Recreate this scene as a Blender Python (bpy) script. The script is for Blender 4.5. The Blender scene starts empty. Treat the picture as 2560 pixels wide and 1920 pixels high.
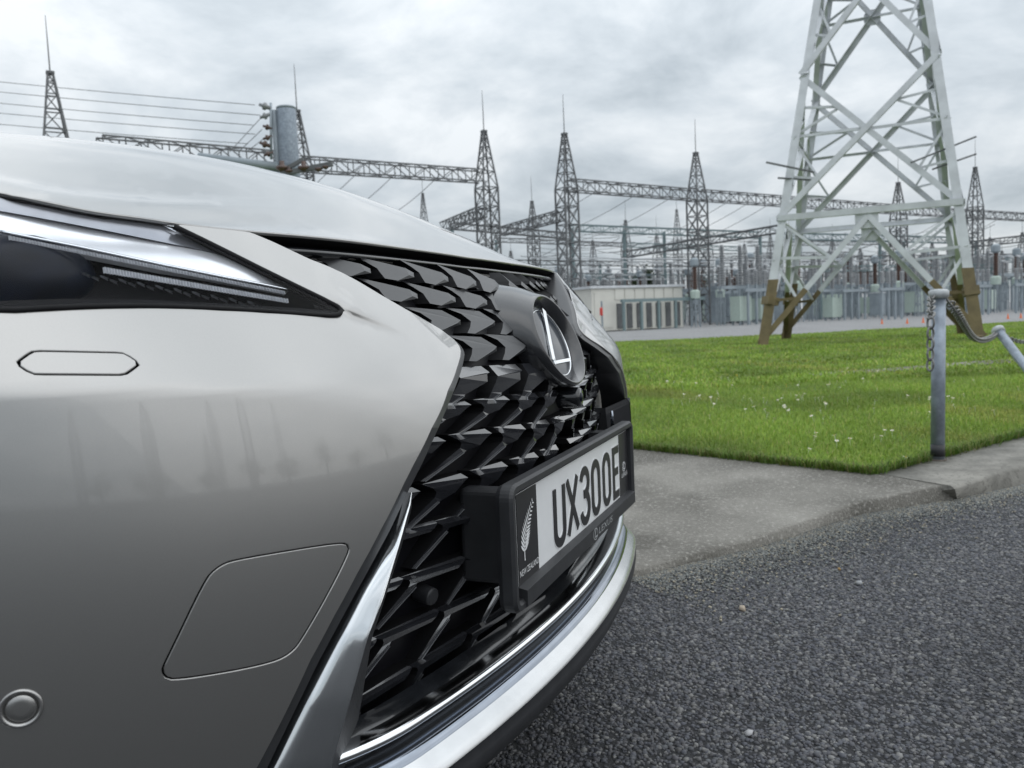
import bpy, bmesh, math, random
import numpy as np
from mathutils import Vector, Matrix
from mathutils.geometry import delaunay_2d_cdt

sc = bpy.context.scene
COL = sc.collection
rnd = random.Random(7)
nprs = np.random.RandomState(11)

# ------------------------------------------------------------------ camera
FPX, PW, PH = 2000., 2560., 1920.
CAM = np.array([0.353, -1.157, 0.80])
PITCH, ROLL = math.radians(4.35), math.radians(2.5)
fh = np.array([-0.373, 0.927, 0.]); fh /= np.linalg.norm(fh)
r0 = np.array([fh[1], -fh[0], 0.])
FW = fh*math.cos(PITCH) - np.array([0, 0, 1.])*math.sin(PITCH)
u0 = np.cross(r0, FW)
RT = r0*math.cos(ROLL) - u0*math.sin(ROLL)
UP = u0*math.cos(ROLL) + r0*math.sin(ROLL)
cam_d = bpy.data.cameras.new('camera')
cam = bpy.data.objects.new('camera', cam_d); COL.objects.link(cam)
cam_d.sensor_width = 36.; cam_d.lens = 36.*FPX/PW
cam_d.clip_start = 0.02; cam_d.clip_end = 3000
cam_d.dof.use_dof = True; cam_d.dof.focus_distance = 0.98; cam_d.dof.aperture_fstop = 11.5
M = Matrix.Identity(4)
for i in range(3):
    M[i][0] = RT[i]; M[i][1] = UP[i]; M[i][2] = -FW[i]; M[i][3] = CAM[i]
cam.matrix_world = M
sc.camera = cam

# ------------------------------------------------------------------ world, sun, exposure
wd = bpy.data.worlds.new('World'); sc.world = wd; wd.use_nodes = True
nt = wd.node_tree; nt.nodes.clear()
SUN_EL, SUN_AZ = math.radians(44), math.radians(22)
def N(t, **kw):
    n = nt.nodes.new(t)
    for k, v in kw.items(): setattr(n, k, v)
    return n
def L(a, b): nt.links.new(a, b)
out = N('ShaderNodeOutputWorld'); bgn = N('ShaderNodeBackground')
sky = N('ShaderNodeTexSky'); sky.sky_type = 'NISHITA'; sky.sun_disc = False
sky.sun_elevation = SUN_EL; sky.sun_rotation = math.radians(68)
skym = N('ShaderNodeVectorMath', operation='SCALE'); skym.inputs[3].default_value = 0.10
L(sky.outputs[0], skym.inputs[0])
tc = N('ShaderNodeTexCoord'); sep = N('ShaderNodeSeparateXYZ'); L(tc.outputs['Generated'], sep.inputs[0])
zc_ = N('ShaderNodeMath', operation='MAXIMUM'); zc_.inputs[1].default_value = 0.0; L(sep.outputs[2], zc_.inputs[0])
za = N('ShaderNodeMath', operation='ADD'); za.inputs[1].default_value = 0.30; L(zc_.outputs[0], za.inputs[0])
dx = N('ShaderNodeMath', operation='DIVIDE'); L(sep.outputs[0], dx.inputs[0]); L(za.outputs[0], dx.inputs[1])
dy = N('ShaderNodeMath', operation='DIVIDE'); L(sep.outputs[1], dy.inputs[0]); L(za.outputs[0], dy.inputs[1])
cmb = N('ShaderNodeCombineXYZ'); L(dx.outputs[0], cmb.inputs[0]); L(dy.outputs[0], cmb.inputs[1])
n1 = N('ShaderNodeTexNoise'); n1.inputs['Scale'].default_value = 2.1; n1.inputs['Detail'].default_value = 7; n1.inputs['Roughness'].default_value = .58; n1.inputs['Distortion'].default_value = .25
n2 = N('ShaderNodeTexNoise'); n2.inputs['Scale'].default_value = 0.7; n2.inputs['Detail'].default_value = 3
L(cmb.outputs[0], n1.inputs[0]); L(cmb.outputs[0], n2.inputs[0])
mx = N('ShaderNodeMix', data_type='FLOAT'); mx.inputs[0].default_value = .35
L(n1.outputs[0], mx.inputs[2]); L(n2.outputs[0], mx.inputs[3])
rp = N('ShaderNodeValToRGB'); L(mx.outputs[0], rp.inputs[0])
e = rp.color_ramp.elements
e[0].position = .40; e[0].color = (.40, .45, .49, 1)
e[1].position = .59; e[1].color = (.74, .775, .80, 1)
m_ = rp.color_ramp.elements.new(.49); m_.color = (.55, .60, .64, 1)
# an overcast sky is brighter overhead than at the horizon
ov = N('ShaderNodeMapRange'); ov.inputs[1].default_value = 0; ov.inputs[2].default_value = 1; ov.inputs[3].default_value = .80; ov.inputs[4].default_value = 2.05
L(zc_.outputs[0], ov.inputs[0])
cl = N('ShaderNodeVectorMath', operation='SCALE'); L(rp.outputs[0], cl.inputs[0]); L(ov.outputs[0], cl.inputs[3])
mxs = N('ShaderNodeMix', data_type='RGBA'); mxs.inputs[0].default_value = .93
L(skym.outputs[0], mxs.inputs[6]); L(cl.outputs[0], mxs.inputs[7])
L(mxs.outputs[2], bgn.inputs[0]); bgn.inputs[1].default_value = 1.0; L(bgn.outputs[0], out.inputs[0])
sd = bpy.data.lights.new('sun', 'SUN'); sd.energy = 1.0; sd.angle = math.radians(120); sd.color = (1, .97, .93)
sun = bpy.data.objects.new('sun', sd); COL.objects.link(sun)
sdir = Vector((math.cos(SUN_EL)*math.cos(SUN_AZ), math.cos(SUN_EL)*math.sin(SUN_AZ), math.sin(SUN_EL)))
sun.rotation_euler = sdir.to_track_quat('Z', 'Y').to_euler(); sun.location = (0, 0, 30)
sc.view_settings.view_transform = 'Standard'; sc.view_settings.look = 'None'
sc.view_settings.exposure = 0.22; sc.view_settings.gamma = 1
sc.view_settings.use_curve_mapping = False

# ------------------------------------------------------------------ helpers: pixels of the photograph to points
def ray(p): return FW + RT*((p[0]-PW/2)/FPX) + UP*((PH/2-p[1])/FPX)
def onz(p, z): d = ray(p); return CAM + d*((z-CAM[2])/d[2])
def onx(p, x): d = ray(p); return CAM + d*((x-CAM[0])/d[0])
def ony(p, y): d = ray(p); return CAM + d*((y-CAM[1])/d[1])
def dep(p, t): return CAM + ray(p)*t
def proj(P):
    v = np.asarray(P, float)-CAM; z = v@FW
    return (PW/2+FPX*(v@RT)/z, PH/2-FPX*(v@UP)/z, z)
def bgp(px, depth, z=0.0):
    """world point at height z seen in photo column px at horizontal distance depth"""
    a = (px-PW/2)/FPX
    P = CAM + (fh + r0*a)*depth
    for _ in range(4):
        P[2] = z
        q = proj(P); P = P + r0*((px-q[0])/FPX*depth)
    P[2] = z
    return P
ZA = lambda u, v: (.4069*u, 300+.4069*v)
ZB = lambda u, v: (600+.4521*u, 500+.4521*v)
ZC = lambda u, v: (640+.4521*u, 1000+.4521*v)
ZD = lambda u, v: (.615*u, 900+.615*v)
ZE = lambda u, v: (1120+.3014*u, 1000+.3014*v)
ZF = lambda u, v: (560+.4973*u, 1220+.4973*v)
Z2 = lambda u, v: (1760+.3617*u, .3617*v)
Z3 = lambda u, v: (1760+.3617*u, 400+.3617*v)

# ------------------------------------------------------------------ helpers: objects
def tag(o, label=None, cat=None, group=None, kind=None):
    if label: o['label'] = label
    if cat: o['category'] = cat
    if group: o['group'] = group
    if kind: o['kind'] = kind
    return o
def empty(name, loc=(0, 0, 0)):
    o = bpy.data.objects.new(name, None); o.location = loc; o.empty_display_size = .1
    COL.objects.link(o); return o
def put(o, parent):
    if parent is not None:
        o.parent = parent
        if parent.type == 'EMPTY': o.matrix_parent_inverse = Matrix.Translation(-Vector(parent.location))
    return o
def obj(name, V, F, mat, parent=None, smooth=False, normals=None):
    me = bpy.data.meshes.new(name)
    me.from_pydata([tuple(map(float, v)) for v in V], [], [tuple(map(int, f)) for f in F])
    if mat is not None: me.materials.append(mat)
    if smooth or normals is not None:
        me.polygons.foreach_set('use_smooth', [True]*len(me.polygons))
    if normals is not None: me.normals_split_custom_set_from_vertices([tuple(map(float, n)) for n in normals])
    me.update()
    o = bpy.data.objects.new(name, me); COL.objects.link(o)
    return put(o, parent)
def npmesh(name, V, F, mat, colors=None, smooth=False):
    """fast mesh from numpy arrays, triangles"""
    me = bpy.data.meshes.new(name)
    V = np.ascontiguousarray(V, dtype=np.float32); F = np.ascontiguousarray(F, dtype=np.int32)
    k = F.shape[1]
    me.vertices.add(len(V)); me.vertices.foreach_set('co', V.ravel())
    me.loops.add(F.size); me.loops.foreach_set('vertex_index', F.ravel())
    me.polygons.add(len(F)); me.polygons.foreach_set('loop_start', np.arange(0, F.size, k, dtype=np.int32))
    me.update(calc_edges=True)
    if smooth: me.polygons.foreach_set('use_smooth', np.ones(len(F), dtype=bool))
    if colors is not None:
        at = me.attributes.new('tint', 'FLOAT_COLOR', 'POINT')
        at.data.foreach_set('color', np.ascontiguousarray(colors, dtype=np.float32).ravel())
    me.materials.append(mat)
    o = bpy.data.objects.new(name, me); COL.objects.link(o); return o
class MB:
    """collects shapes into one mesh"""
    def __init__(s): s.V = []; s.F = []
    def add(s, V, F):
        k = len(s.V); s.V += [tuple(v) for v in V]; s.F += [tuple(i+k for i in f) for f in F]; return s
    def box(s, lo, hi, rot=None, org=None):
        x0, y0, z0 = lo; x1, y1, z1 = hi
        V = [(x0, y0, z0), (x1, y0, z0), (x1, y1, z0), (x0, y1, z0), (x0, y0, z1), (x1, y0, z1), (x1, y1, z1), (x0, y1, z1)]
        return s.add(V, [(0, 3, 2, 1), (4, 5, 6, 7), (0, 1, 5, 4), (1, 2, 6, 5), (2, 3, 7, 6), (3, 0, 4, 7)])
    def bar(s, a, b, w, h=None, up=(0, 0, 1)):
        a = np.array(a, float); b = np.array(b, float); h = w if h is None else h
        d = b-a; d /= (np.linalg.norm(d)+1e-9); u = np.array(up, float)
        if abs(d@u) > .98: u = np.array([1., 0, 0])
        x = np.cross(d, u); x /= np.linalg.norm(x); y = np.cross(x, d)
        V = []
        for p in (a, b):
            for i, j in ((-1, -1), (1, -1), (1, 1), (-1, 1)): V.append(p+x*i*w/2+y*j*h/2)
        return s.add(V, [(0, 1, 2, 3), (7, 6, 5, 4), (0, 4, 5, 1), (1, 5, 6, 2), (2, 6, 7, 3), (3, 7, 4, 0)])
    def angle(s, a, b, w, t, up=(0, 0, 1), flip=1):
        """L-section steel member"""
        a = np.array(a, float); b = np.array(b, float); d = b-a; d /= np.linalg.norm(d); u = np.array(up, float)
        if abs(d@u) > .98: u = np.array([1., 0, 0])
        x = np.cross(d, u); x /= np.linalg.norm(x); y = np.cross(x, d); x = x*flip
        pr = [(0, 0), (w, 0), (w, t), (t, t), (t, w), (0, w)]
        V = [p+x*(i-w*.3)+y*(j-w*.3) for p in (a, b) for i, j in pr]
        F = [(0, 1, 2, 3, 4, 5), (11, 10, 9, 8, 7, 6)]+[(i, i+6, (i+1) % 6+6, (i+1) % 6) for i in range(6)]
        return s.add(V, F)
    def tube(s, pts, r, n=8, cap=True):
        pts = [np.array(p, float) for p in pts]; m = len(pts)
        rr = r if hasattr(r, '__len__') else [r]*m
        V = []; F = []; pu = None
        for i, p in enumerate(pts):
            d = pts[min(i+1, m-1)]-pts[max(i-1, 0)]; d = d/(np.linalg.norm(d)+1e-12)
            if pu is None: pu = np.array([0, 0, 1.]) if abs(d[2]) < .9 else np.array([1., 0, 0])
            x = np.cross(d, pu); x /= np.linalg.norm(x)+1e-12; y = np.cross(x, d); pu = y
            for k in range(n):
                a = 2*math.pi*k/n; V.append(p+rr[i]*(x*math.cos(a)+y*math.sin(a)))
        for i in range(m-1):
            for k in range(n):
                F.append((i*n+k, i*n+(k+1) % n, (i+1)*n+(k+1) % n, (i+1)*n+k))
        if cap: F += [tuple(range(n))[::-1], tuple(range((m-1)*n, m*n))]
        return s.add(V, F)
    def lathe(s, prof, c=(0, 0, 0), n=12):
        V = []; F = []
        for r, z in prof:
            for k in range(n):
                a = 2*math.pi*k/n; V.append((c[0]+r*math.cos(a), c[1]+r*math.sin(a), c[2]+z))
        for i in range(len(prof)-1):
            for k in range(n): F.append((i*n+k, i*n+(k+1) % n, (i+1)*n+(k+1) % n, (i+1)*n+k))
        F += [tuple(range(n))[::-1], tuple(range((len(prof)-1)*n, len(prof)*n))]
        return s.add(V, F)
    def torus(s, c, R, r, ax, ay, n=14, m=6, st=1.0):
        """ring (chain link when stretched by st along ax)"""
        c = np.array(c); ax = np.array(ax, float); ay = np.array(ay, float); az = np.cross(ax, ay); V = []; F = []
        for i in range(n):
            a = 2*math.pi*i/n; d = ax*math.cos(a)*st+ay*math.sin(a); dn = ax*math.cos(a)+ay*math.sin(a)
            for j in range(m):
                b_ = 2*math.pi*j/m; V.append(c+d*R+r*(dn*math.cos(b_)+az*math.sin(b_)))
        for i in range(n):
            for j in range(m): F.append((i*m+j, ((i+1) % n)*m+j, ((i+1) % n)*m+(j+1) % m, i*m+(j+1) % m))
        return s.add(V, F)
    def build(s, name, mat, parent=None, smooth=False): return obj(name, s.V, s.F, mat, parent, smooth)
def copy_tree(o, parent=None):
    c = o.copy(); COL.objects.link(c)
    if parent is not None: c.parent = parent
    for ch in o.children: copy_tree(ch, c)
    return c

# ------------------------------------------------------------------ materials
def pm(name, col, rough=.5, metal=0., coat=0., coat_r=.03, spec=.5, var=0., scale=8., bump=0., bscale=40., col2=None, var_r=0., attr=False, dist=.01):
    m = bpy.data.materials.new(name); m.use_nodes = True; t = m.node_tree; b = t.nodes['Principled BSDF']
    b.inputs['Base Color'].default_value = (*col, 1); b.inputs['Roughness'].default_value = rough
    b.inputs['Metallic'].default_value = metal; b.inputs['Coat Weight'].default_value = coat
    b.inputs['Coat Roughness'].default_value = coat_r; b.inputs['Specular IOR Level'].default_value = spec
    tcn = t.nodes.new('ShaderNodeTexCoord')
    if var or col2:
        n = t.nodes.new('ShaderNodeTexNoise'); n.inputs['Scale'].default_value = scale; n.inputs['Detail'].default_value = 6; n.inputs['Roughness'].default_value = .6
        t.links.new(tcn.outputs['Object'], n.inputs[0])
        r = t.nodes.new('ShaderNodeValToRGB'); t.links.new(n.outputs[0], r.inputs[0])
        c2 = col2 if col2 else tuple(c*(1+var) for c in col); c1 = col if col2 else tuple(c*(1-var) for c in col)
        r.color_ramp.elements[0].position = .35; r.color_ramp.elements[1].position = .65
        r.color_ramp.elements[0].color = (*c1, 1); r.color_ramp.elements[1].color = (*c2, 1)
        t.links.new(r.outputs[0], b.inputs['Base Color'])
        if var_r:
            mr = t.nodes.new('ShaderNodeMapRange'); mr.inputs[3].default_value = rough-var_r; mr.inputs[4].default_value = rough+var_r
            t.links.new(n.outputs[0], mr.inputs[0]); t.links.new(mr.outputs[0], b.inputs['Roughness'])
    if attr:
        a = t.nodes.new('ShaderNodeAttribute'); a.attribute_name = 'tint'; t.links.new(a.outputs['Color'], b.inputs['Base Color'])
    if bump:
        n = t.nodes.new('ShaderNodeTexNoise'); n.inputs['Scale'].default_value = bscale; n.inputs['Detail'].default_value = 8; n.inputs['Roughness'].default_value = .65
        t.links.new(tcn.outputs['Object'], n.inputs[0])
        bp = t.nodes.new('ShaderNodeBump'); bp.inputs['Strength'].default_value = bump; bp.inputs['Distance'].default_value = dist
        t.links.new(n.outputs[0], bp.inputs['Height']); t.links.new(bp.outputs[0], b.inputs['Normal'])
    return m
MT = {}
MT['paint'] = pm('silver_paint', (.365, .36, .353), .33, .86, 1., .012, bump=.06, bscale=1800, dist=.0005, var=.02, scale=900)
MT['gloss_black'] = pm('gloss_black', (.010, .011, .013), .16, 0, .6, .05, .5, var=.25, scale=30, var_r=.05)
MT['satin_black'] = pm('satin_black', (.030, .031, .034), .36, 0, 0, .1, .75, bump=.05, bscale=1500, dist=.0006, var=.1, scale=60)
MT['rubber'] = pm('black_rubber', (.008, .008, .009), .55, spec=.15, var=.2, scale=60)
MT['matt_black'] = pm('matt_black_plastic', (.022, .023, .026), .5, spec=.5, bump=.15, bscale=900, dist=.0008, var=.15, scale=40)
MT['chrome'] = pm('satin_chrome', (.80, .82, .84), .13, 1., var=.03, scale=15, var_r=.04)
MT['dark_chrome'] = pm('dark_chrome', (.30, .33, .38), .12, 1., var=.08, scale=20)
MT['void'] = pm('dark_inside', (.006, .006, .007), .7, spec=.2, var=.2)  # near-black colour, also stands in for shade in gaps and cavities
MT['white_plate'] = pm('plate_white', (.78, .79, .80), .35, coat=.3, var=.02, scale=25)
MT['plate_black'] = pm('plate_ink', (.018, .018, .02), .35, spec=.5, var=.1)
MT['print_white'] = pm('print_white', (.72, .73, .74), .5, var=.03)
MT['print_grey'] = pm('print_grey', (.34, .35, .36), .45, var=.05)

# ------------------------------------------------------------------ the car's body surfaces: x as a function of y (across) and z (height)
def sstep(a): a = np.clip(a, 0, 1); return a*a*(3-2*a)
def softp(x, s): x = x/s; return s*(np.log1p(np.exp(-np.abs(x)))+np.maximum(x, 0))
def f_body(y, z):
    y = np.asarray(y, float); z = np.asarray(z, float); ay = np.abs(y)
    d = np.maximum(ay-.3, 0)
    P = -.035-.010*(1-sstep((ay-.22)/.3))-.9*d*d-1.6*d**6
    zz = .735+.03*sstep((ay-.36)/.42)
    s = .020-.0182*sstep((ay-.34)/.26)
    lo = -.545*((z-.57)**2)+.0205
    hi = -.545*((zz-.57)**2)+.0205-(z-zz)*.21
    V = np.where(z < zz, lo, hi)
    return P+V-.6*softp(z-zz, s)
def f_grille(y, z):
    y = np.asarray(y, float); z = np.asarray(z, float)
    return -.034-.5*y*y/(1+.8*np.abs(y)) - .8*softp(z-.745, .02) - .02*sstep((.56-z)/.2)
def f_low(y, z): return -.01-.25*np.asarray(y, float)**2-2.2*np.maximum(np.abs(y)-.45, 0)**2 + 0*np.asarray(z)
def hit(p, f, off=0., t0=.3, t1=2.6):
    d = ray(p); ts = np.linspace(t0, t1, 600); P = CAM[None]+ts[:, None]*d[None]
    v = P[:, 0]-f(P[:, 1], P[:, 2])-off
    k = np.where((v[:-1] > 0) & (v[1:] <= 0))[0]
    if len(k) == 0: k = [int(np.argmin(np.abs(v)))-1]
    lo, hi = ts[k[0]], ts[k[0]+1]
    for _ in range(40):
        m = (lo+hi)/2; Q = CAM+d*m
        if Q[0]-f(Q[1], Q[2])-off > 0: lo = m
        else: hi = m
    return CAM+d*hi
def nrm(f, y, z, e=.0006):
    y = np.asarray(y, float); z = np.asarray(z, float)
    gy = (f(y+e, z)-f(y-e, z))/(2*e); gz = (f(y, z+e)-f(y, z-e))/(2*e)
    n = np.stack([np.ones_like(gy), -gy, -gz], -1); return n/np.linalg.norm(n, axis=-1, keepdims=True)
def chaikin(pts, closed=False, it=2):
    P = [np.array(p, float) for p in pts]
    for _ in range(it):
        Q = []; m = len(P)
        for i in range(m if closed else m-1):
            a, b = P[i], P[(i+1) % m]; Q += [a*.75+b*.25, a*.25+b*.75]
        if not closed: Q = [P[0]]+Q+[P[-1]]
        P = Q
    return P
def resample(pts, step):
    P = np.array(pts, float); d = np.r_[0, np.cumsum(np.linalg.norm(np.diff(P, axis=0), axis=1))]
    n = max(2, int(d[-1]/step)+1); s = np.linspace(0, d[-1], n)
    return np.stack([np.interp(s, d, P[:, k]) for k in range(P.shape[1])], 1)
def inpoly(Q, poly):
    x, y = Q[:, 0], Q[:, 1]; c = np.zeros(len(Q), bool); n = len(poly); j = n-1
    for i in range(n):
        xi, yi = poly[i]; xj, yj = poly[j]
        k = ((yi > y) != (yj > y)) & (x < (xj-xi)*(y-yi)/((yj-yi) if yj != yi else 1e-12)+xi)
        c ^= k; j = i
    return c
def patch(name, outline, f, mat, parent, step=.007, holes=(), lines=(), off=0., thick=.0, mirror=False, bstep=None, perm='yz'):
    """body panel: outline in two coordinates, the third from surface f, with a folded-back rim of depth thick"""
    bstep = bstep or step*.6
    loops = []
    for pl in [outline]+list(holes):
        pl = [tuple(p) for p in pl]; loops.append(resample(pl+[pl[0]], bstep)[:-1])
    A = np.array(loops[0]); lo = A.min(0); hi = A.max(0)
    gx, gy = np.meshgrid(np.arange(lo[0]+.00013, hi[0], step), np.arange(lo[1]+.00017, hi[1], step))
    Q = np.stack([gx.ravel(), gy.ravel()], 1)
    k = inpoly(Q, loops[0])
    for h in loops[1:]: k &= ~inpoly(Q, h)
    Q = Q[k]
    B = np.concatenate(loops+[np.array(l) for l in lines])
    far = np.ones(len(Q), bool)
    for i in range(0, len(Q), 2000):
        far[i:i+2000] = (((Q[i:i+2000, None]-B[None])**2).sum(-1).min(1) > (step*.45)**2)
    Q = Q[far]
    verts = []; edges = []
    for l in loops:
        n0 = len(verts); verts += [tuple(p) for p in l]; edges += [(n0+i, n0+(i+1) % len(l)) for i in range(len(l))]
    for l in lines:
        n0 = len(verts); verts += [tuple(p) for p in l]; edges += [(n0+i, n0+i+1) for i in range(len(l)-1)]
    verts += [tuple(p) for p in Q]
    r = delaunay_2d_cdt([Vector(v) for v in verts], edges, [], 0, 1e-7)
    V2 = np.array([tuple(v) for v in r[0]]); T = np.array([t for t in r[2] if len(t) == 3])
    cen = V2[T].mean(1); k = inpoly(cen, loops[0])
    for h in loops[1:]: k &= ~inpoly(cen, h)
    T = T[k]
    ar = (V2[T[:, 1], 0]-V2[T[:, 0], 0])*(V2[T[:, 2], 1]-V2[T[:, 0], 1])-(V2[T[:, 1], 1]-V2[T[:, 0], 1])*(V2[T[:, 2], 0]-V2[T[:, 0], 0])
    T = np.where((ar > 0)[:, None], T, T[:, ::-1])
    def pn(c):
        n = nrm(f, c[:, 0], c[:, 1]); n = n[:, [1, 2, 0]]
        return np.stack([c[:, 0], c[:, 1], f(c[:, 0], c[:, 1])], 1)+n*off, n
    P, Nn = pn(V2)
    V = list(P); NN = list(Nn); F = [tuple(t) for t in T]
    if thick:
        for li, l in enumerate(loops):
            c = np.array(l); n = len(c); n0 = len(V); p, nn = pn(c)
            tg = np.roll(p, -1, 0)-np.roll(p, 1, 0); tg /= np.linalg.norm(tg, axis=1, keepdims=True)+1e-12
            sidev = np.cross(tg, nn)
            s2 = ((c[:, 0]*np.roll(c[:, 1], -1))-(np.roll(c[:, 0], -1)*c[:, 1])).sum()
            if s2 < 0: sidev = -sidev
            if li: sidev = -sidev
            fl = (s2 < 0) != (li > 0)
            for dn, do, w in ((0, 0, 1.), (.0012, .0008, .35), (thick, .0010, 0.)):
                V += list(p-nn*dn+sidev*do); q = nn*w+sidev*(1-w); NN += list(q/(np.linalg.norm(q, axis=1, keepdims=True)))
            for a in (0, 1):
                for i in range(n):
                    j = (i+1) % n; q = (n0+a*n+i, n0+(a+1)*n+i, n0+(a+1)*n+j, n0+a*n+j); F.append(q[::-1] if fl else q)
    V = np.array(V); NN = np.array(NN)
    pr = {'yz': [2, 0, 1], 'xy': [0, 1, 2], 'zx': [1, 2, 0]}[perm]
    V = V[:, pr]; NN = NN[:, pr]
    if mirror: V = V*[1, -1, 1]; NN = NN*[1, -1, 1]; F = [t[::-1] for t in F]
    return obj(name, V, F, mat, parent, normals=NN)
def yz(pixels, f, off=0.):
    return [tuple(hit(p, f, off)[1:]) for p in pixels]
def strip(name, rows, mat, parent, smooth=True, mirror=False, flip=False):
    """quads between consecutive polylines of 3-D points"""
    n = len(rows[0]); V = [p for r in rows for p in r]; F = []
    for i in range(len(rows)-1):
        for k in range(n-1):
            q = (i*n+k, i*n+k+1, (i+1)*n+k+1, (i+1)*n+k); F.append(q[::-1] if flip else q)
    if mirror: V = [np.array(v)*[1, -1, 1] for v in V]; F = [q[::-1] for q in F]
    return obj(name, V, F, mat, parent, smooth)

# ================================================================== THE CAR
car = empty('car', (-1.9, 0, 0))
tag(car, 'silver car parked nose out, with black blocky grille and white number plate', 'car')
BOTH = (False, True)

# -- painted bumper skin, with the raised band that runs from the bonnet past the headlamp
LINE_PX = [ZA(1085, 642), ZA(1300, 757), ZA(1700, 958), ZA(2070, 1133), ZA(2113, 1172), ZB(760, 684), ZB(860, 722), ZB(965, 762)]
LYZ = np.array([hit(p, f_body)[1:] for p in LINE_PX]); LYZ = resample(LYZ, .004)
def f_paint(y, z):
    y = np.asarray(y, float); z = np.asarray(z, float); sh = y.shape
    yy = -np.abs(y).ravel(); zz = z.ravel(); x = f_body(yy, zz)
    near = np.where((yy > -.62) & (yy < -.3) & (zz > .74))[0]
    if len(near):
        for i in range(0, len(near), 4000):
            k = near[i:i+4000]; Q = np.stack([yy[k], zz[k]], 1)
            a = LYZ[:-1]; b = LYZ[1:]; ab = b-a
            t = np.clip(((Q[:, None]-a[None])*ab[None]).sum(-1)/(ab**2).sum(-1)[None], 0, 1)
            D = Q[:, None]-(a[None]+t[..., None]*ab[None]); d2 = (D**2).sum(-1); j = d2.argmin(1)
            m = np.arange(len(k)); cr = ab[j, 0]*D[m, j, 1]-ab[j, 1]*D[m, j, 0]
            s = np.sqrt(d2[m, j])*np.sign(cr)      # + on the band's side
            tau = (j+t[m, j])/len(a)
            w = sstep((tau-.50)/.12)*(1-sstep((tau-.62)/.38))
            x[k] += w*(.0050*sstep(s/.008+.5)-.0020*np.exp(-np.abs(s+.008)/.010))
    return x.reshape(sh)
bump_px_r = [ZA(1085, 642), ZA(1130, 645), ZA(1300, 664), ZA(1497, 684), ZB(60, 180), ZB(175, 228), ZB(370, 320), ZB(650, 455), ZB(910, 600), ZB(1110, 715),
             ZB(1180, 768), ZB(1210, 803), ZB(1221, 832), ZB(1218, 866), ZB(1200, 925), ZB(1150, 1050), ZB(1060, 1260), ZB(960, 1462), ZC(818, 462), ZC(690, 718),
             ZC(560, 958), ZC(430, 1198), ZC(300, 1440), (642, 1919), (590, 2030)]
hl_bot = [ZA(0, 1184), ZA(400, 1160), ZA(900, 1150), ZA(1500, 1175), ZA(2000, 1212), ZA(2085, 1210), ZA(2116, 1172), ZA(2070, 1130), ZA(1700, 955), ZA(1300, 754)]
bump_edge = yz(bump_px_r, f_body)
outl = [(-.90, .862), (-.87, .855), (-.80, .838)]+yz(hl_bot, f_body)+bump_edge+[(-.655, .33), (-.72, .30), (-.84, .30), (-.89, .36), (-.90, .45)]
def inset(c, d):
    P = np.array(c); t = np.roll(P, -1, 0)-np.roll(P, 1, 0); t /= np.linalg.norm(t, axis=1, keepdims=True); n = np.stack([-t[:, 1], t[:, 0]], 1)
    if ((P[:, 0]*np.roll(P[:, 1], -1))-(np.roll(P[:, 0], -1)*P[:, 1])).sum() < 0: n = -n
    return [tuple(p) for p in P+n*d]
rim = lambda c, k: [tuple(np.mean(c, axis=0)+(np.array(p)-np.mean(c, axis=0))*k) for p in c]
washer_px = [ZA(75, 1490), ZA(190, 1408), ZA(765, 1420), ZA(878, 1497), ZA(775, 1573), ZA(190, 1570)]
def rpoly(P, r):
    P = [np.array(p, float) for p in P]; n = len(P); out = []
    for i in range(n):
        a, b_, c = P[i-1], P[i], P[(i+1) % n]; u = (a-b_)/np.linalg.norm(a-b_); v = (c-b_)/np.linalg.norm(c-b_)
        p, q = b_+u*r, b_+v*r
        for t in np.linspace(0, 1, 5): out.append(tuple((1-t)**2*p+2*t*(1-t)*b_+t*t*q))
    return out
washer = rpoly(yz(washer_px, f_body), .0035)
tow_px = [ZD(648, 1268), ZD(668, 1300), ZD(720, 1308), ZD(1080, 1245), ZD(1190, 1200), ZD(1250, 1110), ZD(1420, 795), ZD(1428, 755), ZD(1395, 732), ZD(960, 803), ZD(880, 835), ZD(820, 900), ZD(665, 1225)]
tow = [tuple(p) for p in chaikin(yz(tow_px, f_body), True, 2)]
sc_y, sc_z = hit(ZD(85, 1417), f_body)[1:]
circ = lambda cy, cz, r, n=40: [(cy+1.0*r*math.cos(2*math.pi*i/n), cz+r*math.sin(2*math.pi*i/n)) for i in range(n)]
nn0 = nrm(f_body, sc_y, sc_z); kx = math.sqrt(1-nn0[1]**2)
circ = lambda cy, cz, r, n=40: [(cy+kx*r*math.cos(2*math.pi*i/n), cz+r*math.sin(2*math.pi*i/n)) for i in range(n)]
dens = []
for o_ in (-.0035, -.001, .001, .0032):
    tgl = np.gradient(LYZ, axis=0); tgl /= np.linalg.norm(tgl, axis=1, keepdims=True); nl = np.stack([-tgl[:, 1], tgl[:, 0]], 1)
    q = LYZ+nl*o_
    k = inpoly(q, resample(outl+[outl[0]], .004)[:-1])
    k &= np.arange(len(q)) > len(q)*.5
    q = q[k]
    dens.append([tuple(p) for p in q[2:-2]])
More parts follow.
